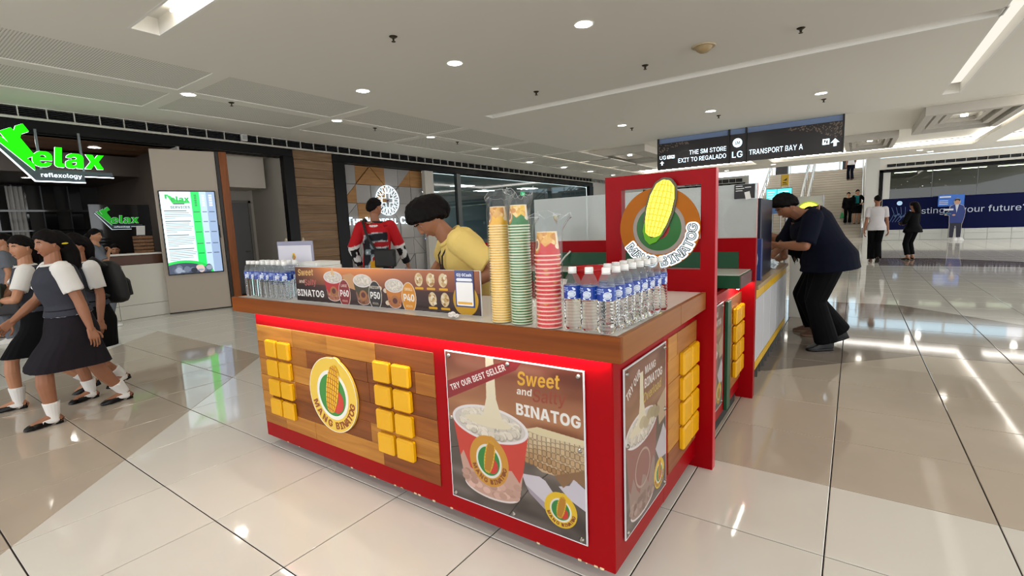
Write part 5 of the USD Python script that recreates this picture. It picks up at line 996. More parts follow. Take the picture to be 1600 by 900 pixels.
def body(H=1.7, build=1.0, female=False, pelvis=None, pitch=(0, 0), roll=0, twist=0, head=(0, 0, 0), feet=None, hands=None, footpitch=(0, 0), curl=(.5, .5), elbow=((0, -1, -.3), (0, -1, -.3)), knee=((0, 1, .1), (0, 1, .1)), palm=None, footyaw=(0, 0), neckpitch=None):
    """joints of a person in its own frame (x right, y forward, z up). index 0 is the left side."""
    s = H/1.7; p = Pose(); p.s, p.b, p.f = s, build, female; p.H = H
    p.P = V3(*(pelvis if pelvis is not None else (0, 0, .925*s)))
    p.pitch = pitch
    def spine(t):
        n = 12; c = p.P.copy()
        tt = max(t, 0)
        for k in range(n):
            q = (k+.5)/n*tt; a = math.radians(pitch[0]+(pitch[1]-pitch[0])*q); c = c+V3(math.sin(math.radians(roll)), math.sin(a), math.cos(a)*math.cos(math.radians(roll)))*.50*s*tt/n
        a = math.radians(pitch[0]+(pitch[1]-pitch[0])*t); u = unit(V3(math.sin(math.radians(roll)), math.sin(a), math.cos(a))); tw = math.radians(twist*max(t, 0)); f = unit(np.cross(u, V3(math.cos(tw), math.sin(tw), 0))); r = np.cross(f, u)
        if t < 0: c = c+u*.50*s*t
        return c, r, f, u
    p.spine = spine
    w = (.155, .165, .138, .150, .162, .158, .062) if not female else (.160, .168, .122, .132, .142, .138, .054)
    dpt = (.105, .115, .095, .105, .112, .088, .060) if not female else (.105, .118, .086, .098, .104, .080, .054)
    p.rt = (-.14, 0., .28, .5, .72, .90, 1.0); p.rw = [a*s*(build if k < 6 else build**.3) for k, a in enumerate(w)]; p.rd = [a*s*(build**1.35 if k < 6 else build**.3) for k, a in enumerate(dpt)]
    c, r, f, u = spine(.9); sw = (.175 if not female else .150)*s*build**.5
    p.sh = [c-r*sw, c+r*sw]; c0, r0, f0, u0 = spine(0); p.hip = [c0-r0*.088*s*build**.5-u0*.03*s, c0+r0*.088*s*build**.5-u0*.03*s]
    nb, nr, nf, nu = spine(1.0); hp = math.radians(pitch[1]*.55 if neckpitch is None else neckpitch); p.nb = nb; nd = unit(V3(0, 0, 1)*math.cos(hp)+unit(V3(nf[0], nf[1], 0))*math.sin(hp)+V3(math.sin(math.radians(roll))*.5, 0, 0))
    p.hc = nb+nd*.165*s; hy, hpitch, hroll = (math.radians(a) for a in head); base = math.atan2(-nf[0], nf[1])+hy
    fh = V3(-math.sin(base)*math.cos(hpitch), math.cos(base)*math.cos(hpitch), -math.sin(hpitch)); rh = V3(math.cos(base), math.sin(base), 0); uh = np.cross(rh, fh); cr_, sr_ = math.cos(hroll), math.sin(hroll); rh, uh = rh*cr_+uh*sr_, uh*cr_-rh*sr_
    p.hr, p.hf, p.hu = rh, fh, uh
    p.feet = feet or ((-.09*s, 0), (.09*s, 0)); p.ank, p.kne, p.fdir, p.fp = [], [], [], footpitch
    for i in range(2):
        q = p.feet[i]; fp = math.radians(footpitch[i]); fy = math.radians(footyaw[i]); fd = V3(math.sin(fy)*math.cos(fp), math.cos(fy)*math.cos(fp), -math.sin(fp)); z = q[2] if len(q) > 2 else 0
        a = V3(q[0], q[1], z)+V3(0, 0, .075*s)
        if footpitch[i] > 0: a = a+V3(0, -.0, .13*s*math.sin(fp))
        k, a = ik(p.hip[i], a, .43*s, .42*s, knee[i]); p.ank.append(a); p.kne.append(k); p.fdir.append(fd)
    p.wri, p.elb = [], []
    for i in range(2):
        t = hands[i] if hands and hands[i] is not None else p.sh[i]+V3((-.06 if i == 0 else .06)*s*build, .02*s, -.54*s)
        e, w_ = ik(p.sh[i], t, .29*s, .26*s, elbow[i]); p.elb.append(e); p.wri.append(w_)
    p.palm = palm or [None, None]; p.curl = curl
    return p
def hand(p, i, l):
    s = p.s; d = unit(p.wri[i]-p.elb[i]); inward = p.palm[i] if p.palm[i] is not None else V3(1 if i == 0 else -1, 0, 0)
    n = unit(np.asarray(inward, float)-d*np.dot(inward, d)); side = unit(np.cross(d, n))*(1 if i == 0 else -1)   # side points to the thumb
    w = p.wri[i]; ms = []; k = s*.95
    kn = [w+d*(.088+.004*(q == 1)-.006*(q == 3))*k+side*(.030-.020*q)*k for q in range(4)]
    ms.append(mf.Manifold.batch_hull([sph(w+side*.016*k, .017*k, 10), sph(w-side*.016*k, .017*k, 10)]+[sph(q-d*.004*k, .0125*k, 10) for q in kn]))
    ms.append(bone(w-d*.03*k, w+d*.01*k, .024*k, .021*k))
    c = p.curl[i]
    for q in range(4):
        L = (.044, .049, .046, .036)[q]*k; a0 = c*.9; pt = kn[q]; ang = a0
        for seg, fr in enumerate((1.0, .66, .52)):
            dd = d*math.cos(ang)+n*math.sin(ang); pn2 = pt+dd*L*fr; ms.append(bone(pt, pn2, (.0092-.0008*seg)*k, (.0085-.0009*seg)*k, 8)); pt = pn2; ang += c*.85
    t0 = w+d*.028*k+side*.022*k; td = unit(d*.62+side*.75+n*.3); t1 = t0+td*.042*k; t2 = t1+unit(d*.85+side*.35+n*.35)*.032*k; t3 = t2+unit(d*.95+n*.4)*.024*k
    ms += [bone(t0, t1, .0135*k, .0105*k, 8), bone(t1, t2, .0105*k, .0095*k, 8), bone(t2, t3, .0095*k, .008*k, 8)]
    return to_m(sm(uni(ms), l, 3))
def ring_pts(p, k, o=0., oy=None, t=None, n=24, sc=1.0):
    t = p.rt[k] if t is None else t; c, r, f, u = p.spine(t)
    w, d = np.interp(t, p.rt, p.rw), np.interp(t, p.rt, p.rd); bust = f*(.012*p.s*p.b if .4 < t < .85 else 0)
    return circ(c+bust, r, f, (w+o)*sc, (d+(o if oy is None else oy))*sc, n)
def torso(p, o=0., t0=-.14, t1=1.0, flare=0.):
    ts = [t for t in p.rt if t0 < t < t1]; ts = [t0]+ts+[t1]; R = []
    for t in ts:
        e = o+flare*max(0, (.35-t)) if t < .35 else o
        R.append(ring_pts(p, 0, e, None, t))
    return [hull(R[k], R[k+1]) for k in range(len(R)-1)]
def make_skin(p, near=True):
    s, b = p.s, p.b; l = .020 if near else .032; lb = b**.6; ms = torso(p)
    for i in range(2):
        ms += [mf.Manifold.batch_hull([sph(p.sh[i], .052*s*lb), sph(p.spine(.82)[0], .07*s*lb)]), bone(p.sh[i], p.elb[i], .050*s*lb, .038*s*lb), bone(p.elb[i], p.elb[i]+(p.wri[i]-p.elb[i])*.35, .038*s*lb, .038*s*lb), bone(p.elb[i]+(p.wri[i]-p.elb[i])*.35, p.wri[i], .038*s*lb, .024*s)]
        kn, an, hp = p.kne[i], p.ank[i], p.hip[i]; cal = kn+(an-kn)*.32-unit(np.cross(np.cross(an-kn, p.fdir[i]), an-kn))*(-.012*s)
        ms += [bone(hp, kn, .085*s*lb, .054*s*lb), bone(kn, cal, .052*s*lb, .056*s*lb), bone(cal, an, .056*s*lb, .036*s)]
        fd = p.fdir[i]; toe = an+fd*.13*s+V3(0, 0, -.045*s); ms += [bone(an, an-fd*.035*s+V3(0, 0, -.035*s), .036*s, .033*s), mf.Manifold.batch_hull([sph(an, .034*s), sph(toe, .026*s), sph(toe+np.cross(fd, [0, 0, 1])*.02*s, .022*s)])]
    ms += [bone(p.nb-V3(0, 0, .02*s), p.hc-p.hu*.05*s-p.hf*.012*s, .058*s*p.b**.4, .050*s*p.b**.4)]
    bd = to_m(sm(uni(ms), l, 8)); hp_ = head_points(4 if near else 3, p.f)*s*1.0
    W = p.hc+hp_@np.array([p.hr, p.hf, p.hu]); hm = mf.Manifold(mf.Mesh(W.astype(np.float32), np.asarray(ico(4 if near else 3).faces, np.uint32)))
    ears = [mf.Manifold.batch_hull([sph(p.hc+(p.hr*sg*.071+p.hf*a-p.hu*z_)*s, r_*s, 8) for a, z_, r_ in ((-.008, -.018, .012), (-.014, -.012, .014), (-.004, .022, .007))]) for sg in (-1, 1)]
    return uni([bd, hm]+ears+[hand(p, i, .006 if near else .012) for i in range(2)])
def face_parts(p, t):
    s = p.s; X = lambda x, y, z: p.hc+(p.hr*x+p.hf*y+p.hu*z)*s
    for sg in (-1, 1):
        obj('eye', vf(sph(X(sg*.031, .0605, .008), .0115*s, 16)), EYEW, t); obj('iris', vf(sph(X(sg*.031, .0665, .007), .0064*s, 12)), IRIS, t)
        obj('eyebrow', tube([X(sg*.016, .0845, .027), X(sg*.032, .0835, .032), X(sg*.047, .074, .027)], .0032*s, 6), HAIR, t)
    obj('lips', vf(mf.Manifold.batch_hull([sph(X(a, .0835-abs(a)*.35, -.062), r_*s, 8) for a, r_ in ((-.02, .002), (-.008, .0058), (.008, .0058), (.02, .002))])), LIP, t, smooth=True)
def hair_cap(p, front_=.058, side_=.012, back_=-.075, th=.012, seed=0, vol=1.0, n=4):
    P = head_points(n, p.f); d = ico(n).vertices; a = np.clip((P[:, 1]+.02)/.10, -1, 1); hl = np.where(a > 0, side_+(front_-side_)*a**1.5, side_+(back_-side_)*np.clip(-a*1.3, 0, 1)); hl = hl+.016*(noise(d*6+seed, seed+2)-.5); m = np.clip((P[:, 2]-hl)/.022, 0, 1); m = m*m*(3-2*m)
    o = -.010+(.010+th*vol*(.85+.35*noise(d*5, seed)+.35*noise(d*np.array([16, 16, 5]), seed+4)))*m; W = (P+d*o[:, None])*p.s; return p.hc+W@np.array([p.hr, p.hf, p.hu]), np.asarray(ico(n).faces)
def shoe(p, i, kind, mat, t, sole=None):
    s = p.s; an, fd = p.ank[i], p.fdir[i]; sd = unit(np.cross(fd, [0, 0, 1])); up = np.cross(sd, fd); L = .255*s; h0 = an-up*.075*s-fd*.055*s
    def pt(f_, x, z): return h0+fd*f_*L+sd*x*s+up*z*s
    prof = [(0.0, .028, 0), (.12, .036, 0), (.4, .036, 0), (.68, .046, 0), (.86, .042, 0), (1.0, .018, 0)]
    foot = [pt(a, w*q, .012 if kind != 'pump' else (.004+.030*max(0, 1-a*2.2))) for a, w, _ in prof for q in (-1, 1)]
    tops = {'pump': [(0., .024, .058), (.15, .03, .062), (.35, .030, .050), (.55, .037, .050), (.8, .036, .045), (.98, .016, .024)], 'sneaker': [(.0, .028, .085), (.2, .034, .10), (.42, .034, .10), (.62, .038, .07), (.85, .036, .045), (.99, .016, .03)], 'leather': [(.0, .026, .075), (.2, .032, .085), (.42, .032, .085), (.62, .036, .06), (.85, .036, .042), (1.03, .012, .026)]}[kind]
    up_ = [pt(a, w*q, z) for a, w, z in tops for q in (-1, 1)]; k = 6
    ms = [hull(np.array(foot[2*j:2*j+4]+up_[2*j:2*j+4])) for j in range(k-1)]
    if kind == 'pump': ms.append(hull(np.array([pt(a, q*.026, z) for a in (0, .22) for q in (-1, 1) for z in (.0, .036)])))
    obj('shoe', vf(to_m(sm(uni(ms), .014, 3))), mat, t, smooth=50)
    if kind == 'sneaker': obj('sole', vf(to_m(sm(hull(np.array([pt(a, w*q*1.06, z) for a, w, _ in prof for q in (-1, 1) for z in (0, .022)])), .02, 1))), sole or mat, t, smooth=50)
def sock(p, i, h, mat, t):
    a, k = p.ank[i], p.kne[i]; e = a+(k-a)*h; s = p.s; obj('sock', vf(to_m(sm(uni([cone(a-V3(0, 0, .045*s), a, .043*s, .042*s), cone(a, e, .042*s, (.046+.05*h)*s), mf.Manifold.batch_hull([sph(a-V3(0, 0, .03*s), .043*s), sph(a+p.fdir[i]*.07*s-np.cross(np.cross(p.fdir[i], [0, 0, 1]), p.fdir[i])*.036*s, .034*s), sph(a+p.fdir[i]*.125*s-np.cross(np.cross(p.fdir[i], [0, 0, 1]), p.fdir[i])*.045*s, .022*s)])]), .02, 2))), mat, t, smooth=50)
def shirt(p, mat, t, name='shirt', o=.014, t0=-.10, t1=.965, sleeve=.55, so=.016, flare=0., l=.018, it=12, paint=None, cuff=None):
    s, lb = p.s, p.b**.6; ms = torso(p, o, t0, t1, flare); cut = []
    for i in range(2):
        if sleeve <= 0: continue
        ms.append(mf.Manifold.batch_hull([sph(p.sh[i], (.052*lb+so)*s), sph(p.spine(.80)[0], .075*s*lb)])); A, E, W = p.sh[i], p.elb[i], p.wri[i]
        e1 = A+(E-A)*min(1, sleeve); ms.append(cone(A, e1, (.054*lb+so)*s, (.046*lb+so*1.25)*s))
        if sleeve > 1: ms += [sph(E, (.040*lb+so)*s), cone(E, E+(W-E)*(sleeve-1), (.040*lb+so)*s, (.030*lb+so*.9)*s)]
    m = sm(uni(ms), l, it); q = obj(name, (m.vertices, m.faces), mat, t, smooth=True)
    if paint is not None:
        v = np.asarray(m.vertices); c = paint(v, p); 
        v2, f2, n2 = usdkit.meshkit.arrays((m.vertices, m.faces), True); UsdGeom.PrimvarsAPI(q).CreatePrimvar('ink', Sdf.ValueTypeNames.Color3fArray, 'vertex').Set(Vt.Vec3fArray.FromNumpy(np.array([lin(x) for x in c], np.float32)))
    return q
def collar(p, mat, t, r=.012, o=.012, tt=.985):
    R = ring_pts(p, 0, o, None, tt, 24); R = np.vstack([R, R[:1]]); obj('collar', tube(R, r*p.s, 8), mat, t, smooth=True)
def trousers(p, mat, t, o=.014, wid=1.0, to=1.0, top=.16, l=.022, name='trousers', it=6):
    s, lb = p.s, p.b**.6; ms = torso(p, o, -.16, top)
    for i in range(2):
        h, k, a = p.hip[i], p.kne[i], p.ank[i]; ms += [bone(h, k, (.088*lb+o*.8)*s, (.058*lb+o)*s)]
        if to > .5: e = k+(a-k)*(to-.5)*2*.97; ms += [sph(k, (.058*lb+o)*s), cone(k, e, (.058*lb+o)*s, ((.046+.012*wid)*lb+o*wid)*s)]
    m = sm(uni(ms), l, it); return obj(name, (m.vertices, m.faces), mat, t, smooth=True)
def skirt(p, mat, t, hem, t0=.27, pleats=20, flare=1.0, depth=.006):
    c0, r0, f0, u0 = p.spine(t0); kc = (p.kne[0]+p.kne[1])/2; s = p.s; na, nz = 96, 14; V = []
    w0, d0_ = np.interp(t0, p.rt, p.rw)+.016*s, np.interp(t0, p.rt, p.rd)+.016*s; sp = abs((p.kne[0]-p.kne[1])[1]); w1, d1 = (p.rw[1]*1.10*flare), max(p.rd[1]*1.12*flare, sp*.5+.088*s)
    for j in range(nz):
        q = j/(nz-1); z = c0[2]+(hem-c0[2])*q; qq = min(1, q*2.6); hw = w0+(p.rw[1]+.022*s-w0)*qq**.8; hd = d0_+(p.rd[1]+.026*s-d0_)*qq**.8; cx, cy = c0[0], c0[1]+(p.P[1]-c0[1])*qq; w, d = hw, hd
        if q > .3:
            E = []
            for i in range(2):
                a_, b_ = p.hip[i], p.kne[i]; u_ = np.clip((a_[2]-z)/max(1e-3, a_[2]-b_[2]), 0, 1); m_ = a_+(b_-a_)*u_; r_ = (.088+(.064-.088)*u_)*s*p.b**.6+.026*s; E.append((m_[0]-r_, m_[0]+r_, m_[1]-r_, m_[1]+r_))
            E = np.array(E); k_ = min(1, (q-.3)/.35); y0_, y1_ = min(E[:, 2].min(), cy-hd*.9), max(E[:, 3].max(), cy+hd*.9); x0_, x1_ = E[:, 0].min(), E[:, 1].max()
            cy = cy+((y0_+y1_)/2-cy)*k_; d = hd+(max((y1_-y0_)/2, hd*.9)-hd)*k_; w = hw+(max((x1_-x0_)/2*1.04, hw*1.0)-hw)*k_; cx = cx+((x0_+x1_)/2-cx)*k_
        c = V3(cx, cy, z)
        for k in range(na):
            a = 2*PI*k/na; e = 1+depth/.15*q*(abs(((a*pleats/(2*PI)) % 1)-.35)-.25); pw = 1-.34*min(1, max(0, q-.15)/.3); ca, sa = math.cos(a), math.sin(a); V.append((c[0]+w*e*math.copysign(abs(ca)**pw, ca), c[1]+d*e*math.copysign(abs(sa)**pw, sa), z))
    F = []
    for j in range(nz-1):
        for k in range(na): b, c = j*na+k, j*na+(k+1) % na; F += [(b, b+na, c+na), (b, c+na, c)]
    n = len(V); V += [tuple(c0), (kc[0]*.8+c0[0]*.2, c0[1]+(kc[1]-c0[1])*.8, hem+.05)]
    for k in range(na): F += [(n, k, (k+1) % na), (n+1, (nz-1)*na+(k+1) % na, (nz-1)*na+k)]
    obj('skirt', (np.array(V), np.array(F)), mat, t, smooth=60); R = circ(c0, r0, f0, w0+.003, d0_+.003, 32); R = np.vstack([R, R[:1]]); obj('waistband', tube(R, .011*s, 8), mat, t, smooth=True)
def person(label, loc, heading, p, skin='a', near=True, group=None, face=True):
    rz = math.atan2(-heading[0], heading[1]); t = thing('person', label, 'person', loc, rz, group); obj('body', vf(make_skin(p, near)), SKIN[skin], t, smooth=True)
    if face and near: face_parts(p, t)
    p.rz, p.loc = rz, loc; return t
def w2l(loc, heading, q):
    """world point into a person's frame"""
    rz = math.atan2(-heading[0], heading[1]); d = np.asarray(q, float)-np.asarray(loc, float); c, k = math.cos(rz), math.sin(rz); return V3(d[0]*c+d[1]*k, -d[0]*k+d[1]*c, d[2])
blackl = M('shoe_black', (11, 10, 11), .35, spec=.3); whites = M('sock_white', (226, 224, 220), .85); vest = cloth('vest_grey', (58, 60, 68)); blouse = cloth('blouse_white', (214, 212, 208)); skirtm = cloth('skirt_charcoal', (33, 30, 35)); blackc = cloth('black', (11, 11, 13)); navyc = cloth('navy', (13, 17, 33)); greyc = cloth('grey', (104, 108, 116)); shoew = M('sneaker_white', (220, 218, 214), .5); brownl = M('shoe_brown', (110, 78, 58), .6)
def long_hair(p, t, path, r, name='ponytail'):
    X = [p.hc+(p.hr*a+p.hf*b+p.hu*c)*p.s for a, b, c in path]; ms = [bone(X[k], X[k+1], r[k]*p.s, r[k+1]*p.s) for k in range(len(X)-1)]; m = sm(uni(ms), .016, 6); v = np.array(m.vertices); v += (noise(v*np.array([60, 60, 9]), 5)-.5)[:, None]*.012*np.array([1, 1, 0]); obj(name, (v, m.faces), HAIR, t, smooth=True)

# ---- three schoolgirls walking to the left
loc, hd = (-4.30, -1.08, 0), (.05, -1)
p = body(1.48, 1.22, True, pelvis=(0, .0, .765), pitch=(4, 8), head=(12, 4, 0), feet=((-.075, .20), (.085, -.30)), footpitch=(0, 0), hands=(w2l(loc, hd, (-4.065, -1.02, .69)), (.20, .28, .78)), elbow=((-.3, -1, 0), (.6, -1, 0)), curl=(.45, .6))
t = person('schoolgirl in front with a yellow clip in her long black hair, walking left', loc, hd, p, 'b')
obj('hair', hair_cap(p, .05, -.01, -.09, .016, 1), HAIR, t, smooth=True); long_hair(p, t, ((0, -.06, .05), (0, -.10, .0), (.0, -.135, -.08), (.0, -.13, -.20), (.0, -.10, -.30)), (.075, .075, .072, .066, .035))
obj('hair_clip', axes(vf(hull(circ((0, 0, 0), (1, 0, 0), (0, 1, 0), .022, .007), circ((0, 0, .006), (1, 0, 0), (0, 1, 0), .018, .004))), p.hf, p.hu, -p.hr, p.hc-p.hr*.088*p.s-p.hf*.075*p.s+p.hu*.0), M('clip_yellow', (216, 196, 30), .4), t)
shirt(p, blouse, t, 'blouse', .010, .1, .985, .70, .018); shirt(p, vest, t, 'vest', .026, .10, .975, 0); collar(p, blouse, t, .015); skirt(p, skirtm, t, .405, .20)
for i in range(2): sock(p, i, .30, whites, t); shoe(p, i, 'pump', blackl, t)
R = ring_pts(p, 0, .020, None, .105, 32); obj('vest_hem', tube(np.vstack([R, R[:1]]), .004, 6), M('trim_light', (176, 176, 180), .7), t)
loc, hd = (-4.97, -1.13, 0), (-.25, -.97)
p = body(1.45, 1.0, True, pelvis=(0, .0, .755), pitch=(3, 6), head=(38, 4, 0), feet=((-.06, .20), (.075, -.26)), footpitch=(0, 18), hands=((-.02, .22, .90), (-.13, .36, .72)), elbow=((-.9, -.3, -.4), (.7, -.8, -.4)), palm=(V3(1, -.3, 0), V3(0, 0, -1)), curl=(.9, .5))
t = person('schoolgirl at the far left turning her face this way, clutching a dark green pouch', loc, hd, p, 'a')
obj('hair', hair_cap(p, .05, -.005, -.08, .014, 2), HAIR, t, smooth=True); long_hair(p, t, ((0, -.06, .03), (0, -.095, -.05), (0, -.10, -.12)), (.07, .06, .04))
shirt(p, blouse, t, 'blouse', .010, .1, .985, .70, .016); shirt(p, vest, t, 'vest', .024, .10, .975, 0); collar(p, blouse, t, .014); skirt(p, blackc, t, .43, .20)
for i in range(2): sock(p, i, .34, whites, t); shoe(p, i, 'pump', blackl, t)
m = sm(hull(np.array([V3(-.10, .20, .86), V3(.10, .17, .90), V3(.09, .17, 1.03), V3(-.06, .19, 1.05), V3(-.10, .27, .87), V3(.09, .25, .90), V3(.08, .24, 1.0), V3(-.05, .26, 1.02)])), .02, 4)
q = thing('pouch', 'dark green pouch held to the chest by the leftmost schoolgirl', 'pouch', loc, math.atan2(-hd[0], hd[1])); obj('pouch', (m.vertices, m.faces), M('pouch_green', (66, 78, 66), .7), q, smooth=True); obj('charm', vf(sph((.02, .285, .965), .013, 12)), M('charm_white', (206, 206, 196), .4), q)
loc, hd = (-4.84, -.80, 0), (.28, -.96)
p = body(1.46, 1.0, True, pelvis=(0, .0, .755), pitch=(5, 10), head=(0, 6, 0), feet=((-.08, .16), (.08, -.20)), footpitch=(0, 15), curl=(.5, .5))
t = person('schoolgirl with a black backpack half hidden behind the front girl', loc, hd, p, 'b')
obj('hair', hair_cap(p, .05, -.01, -.09, .016, 3), HAIR, t, smooth=True); long_hair(p, t, ((0, -.06, .03), (0, -.10, -.04), (0, -.11, -.13)), (.07, .062, .04))
shirt(p, blouse, t, 'blouse', .010, .1, .985, .75, .018); shirt(p, vest, t, 'vest', .024, .10, .975, 0); collar(p, blouse, t, .014); skirt(p, blackc, t, .43, .20)
for i in range(2): sock(p, i, .3, whites, t); shoe(p, i, 'pump', blackl, t)
bk_ = M('backpack_black', (17, 17, 19), .6); q = thing('backpack', 'black backpack on the back of the half hidden schoolgirl', 'backpack', loc, math.atan2(-hd[0], hd[1]))
c, r, f, u = p.spine(.5); cb = c-f*.20
m = sm(hull(*[circ(cb+u*z, r, f, w, d, 16) for z, w, d in ((-.20, .11, .06), (-.16, .14, .085), (.0, .145, .09), (.14, .12, .07), (.18, .06, .03))]), .025, 6); obj('bag', (m.vertices, m.faces), bk_, q, smooth=True)
m = sm(hull(*[circ(cb-f*.085+u*z, r, f, w, .03, 14) for z, w in ((-.16, .09), (-.02, .10), (.0, .06))]), .02, 4); obj('pocket', (m.vertices, m.faces), bk_, q, smooth=True)
for sg in (-1, 1): obj('strap', tube([cb+r*sg*.09+u*.15+f*.06, p.spine(.93)[0]+r*sg*.10-f*.05+u*.055, p.spine(.88)[0]+r*sg*.105+f*.12, p.spine(.5)[0]+r*sg*.125+f*.10, p.spine(.25)[0]+r*sg*.13-f*.07], .014, 8), bk_, q, smooth=True)
obj('zip', tube([cb+r*.135+u*-.1, cb+r*.11-f*.04+u*.12, cb-r*.11-f*.04+u*.12, cb-r*.135+u*-.1], .004, 6), M('zip_grey', (110, 110, 112), .4), q)
# ---- two women in grey by the massage shop
loc, hd = (-9.12, .36, 0), (.45, .89)
p = body(1.55, 1.0, True, pitch=(0, 2), head=(-8, 2, 0), hands=(None, (.02, .16, 1.19)), elbow=((0, -1, 0), (.5, .4, -1)), palm=(None, V3(-.3, -1, 0)), curl=(.4, .9), feet=((-.08, 0), (.09, .04)))
t = person('woman in a grey uniform standing at the reception counter with a hand to her chin', loc, hd, p, 'a')
obj('hair', hair_cap(p, .055, .0, -.085, .013, 4), HAIR, t, smooth=True); obj('hair_bun', vf(to_m(sm(bone(p.hc-p.hf*.10*p.s, p.hc-p.hf*.125*p.s-p.hu*.01, .04, .036), .012, 3))), HAIR, t, smooth=True)
shirt(p, greyc, t, 'tunic', .016, -.12, .965, .85, .018, .03); trousers(p, greyc, t)
for i in range(2): shoe(p, i, 'sneaker', shoew, t)
loc, hd = (-8.98, -.66, 0), (-.3, -.95)
p = body(1.52, 1.0, True, pitch=(0, 3), head=(10, 4, 0), feet=((-.09, .06), (.09, -.05)))
t = person('woman in a grey tunic and trousers at the left edge of the photo', loc, hd, p, 'a')
obj('hair', hair_cap(p, .055, .0, -.085, .013, 5), HAIR, t, smooth=True); long_hair(p, t, ((0, -.06, .03), (0, -.095, -.04), (0, -.10, -.13)), (.07, .06, .04))
shirt(p, greyc, t, 'tunic', .016, -.12, .965, .7, .018, .03); trousers(p, greyc, t)
for i in range(2): shoe(p, i, 'sneaker', shoew, t)
q = thing('handbag', 'dark handbag carried by the woman at the left edge', 'handbag', loc, math.atan2(-hd[0], hd[1])); w = p.wri[0]; m = sm(hull(np.array([w+V3(x, y, z) for x in (-.05, .05) for y in (-.10, .12) for z in (-.34, -.17)]+[w+V3(0, y, -.14) for y in (-.07, .09)])), .03, 4); obj('bag', (m.vertices, m.faces), M('bag_dark', (38, 34, 36), .5), q, smooth=True); obj('handle', tube([w+V3(0, -.06, -.15), w+V3(0, -.03, -.085), w+V3(0, .04, -.085), w+V3(0, .08, -.15)], .007, 8), M('bag_dark', (38, 34, 36), .5), q)
# ---- receptionist seated behind the counter
t = thing('stool', 'stool behind the reception counter', 'stool', (-10.50, .98, .005)); obj('seat', lathe([(0, .43), (.17, .43), (.18, .45), (.17, .48), (0, .49)], 24), blk, t); obj('column', join(cyl((0, 0, .02), (0, 0, .43), .03), cyl((0, 0, 0), (0, 0, .02), .2, n=24)), steel, t)
p = body(1.58, 1.0, True, pelvis=(0, -.02, .575), pitch=(4, 10), head=(0, 8, 0), feet=((-.10, .36), (.10, .36)), hands=((-.14, .30, .78), (.14, .30, .78)), knee=((0, .4, 1), (0, .4, 1)))
loc, hd = (-10.50, .98, .005), (.97, -.2); t = person('receptionist whose head just shows over the reception counter', loc, hd, p, 'a'); obj('hair', hair_cap(p, .055, .0, -.085, .013, 6), HAIR, t, smooth=True); shirt(p, blackc, t, 'shirt', .014, -.10, .965, .6); trousers(p, blackc, t)
for i in range(2): shoe(p, i, 'leather', blackl, t)
# ---- customer in a printed jersey beyond the kiosk
JER = PRINT('jersey_print', .7, spec=.2)
def jersey(v, p):
    out = []; nz = noise(v*np.array([9, 9, 11]), 21); n2 = noise(v*np.array([22, 22, 14]), 5); c0, r, f, u = p.spine(.5)
    for q, a, b in zip(v, nz, n2):
        x, z = float(np.dot(q-c0, r)), float(np.dot(q-c0, u)); y = float(np.dot(q-c0, f)); e = min(np.linalg.norm(q-p.elb[0]), np.linalg.norm(q-p.elb[1])); w = min(np.linalg.norm(q-p.wri[0]), np.linalg.norm(q-p.wri[1]))
        col = (178, 22, 30)
        if w < .27*p.s and abs(x) > .17*p.s: col = (26, 25, 28) if b < .60 else (214, 214, 214)
        elif .27*p.s <= w < .31*p.s and abs(x) > .17*p.s: col = (216, 212, 210)
        elif y < .04 and abs(x) < .15*p.s and z < .12*p.s: col = (30, 30, 36) if a < .46 else ((120, 134, 140) if a < .56 else ((196, 198, 200) if a < .63 else (150, 24, 30)))
        if y < .02 and abs(x) < .05 and abs(z-.20*p.s) < .010: col = (214, 206, 206)
        if z < -.22*p.s and -.06 < x < .07 and y < 0: col = (206, 150, 20)
        out.append(col)
    return out
loc, hd = (-4.24, 1.88, 0), (-.60, .80)
p = body(1.74, 1.02, False, pitch=(0, 4), head=(-34, 4, 0), hands=((-.24, .06, .90), (.34, .20, .88)), elbow=((-.6, -.8, 0), (.8, -.6, -.2)), feet=((-.12, 0), (.12, .03)), curl=(.4, .5))
t = person('customer in a red, black and grey jersey seen from behind, beyond the kiosk', loc, hd, p, 'b'); obj('hair', hair_cap(p, .06, .005, -.085, .013, 7), HAIR, t, smooth=True); shirt(p, JER, t, 'jersey', .018, -.12, .965, 1.86, .018, .02, .014, 5, jersey); collar(p, M('collar_black', (28, 26, 30), .8), t, .012); trousers(p, blackc, t)
for i in range(2): shoe(p, i, 'sneaker', blackl, t)
q = thing('crossbody_bag', 'black bag on a strap across the back of the man in the racing jersey', 'bag', loc, math.atan2(-hd[0], hd[1])); c, r, f, u = p.spine(.15); A = c+r*.14-f*.155
m = sm(hull(np.array([A+r*x+f*y+u*z for x in (-.13, .12) for y in (-.05, .03) for z in (-.12, .09)])), .03, 4); obj('bag', (m.vertices, m.faces), bk_, q, smooth=True); c2 = p.spine(.93); obj('strap', tube([A+u*.06-r*.1, p.spine(.5)[0]-f*.148-r*.03, p.spine(.75)[0]-f*.150-r*.09, c2[0]-f*.10-r*.125+u*.04, c2[0]-r*.13+u*.075, c2[0]+f*.09-r*.12+u*.03, p.spine(.6)[0]+f*.16], .016, 8), bk_, q, smooth=True)
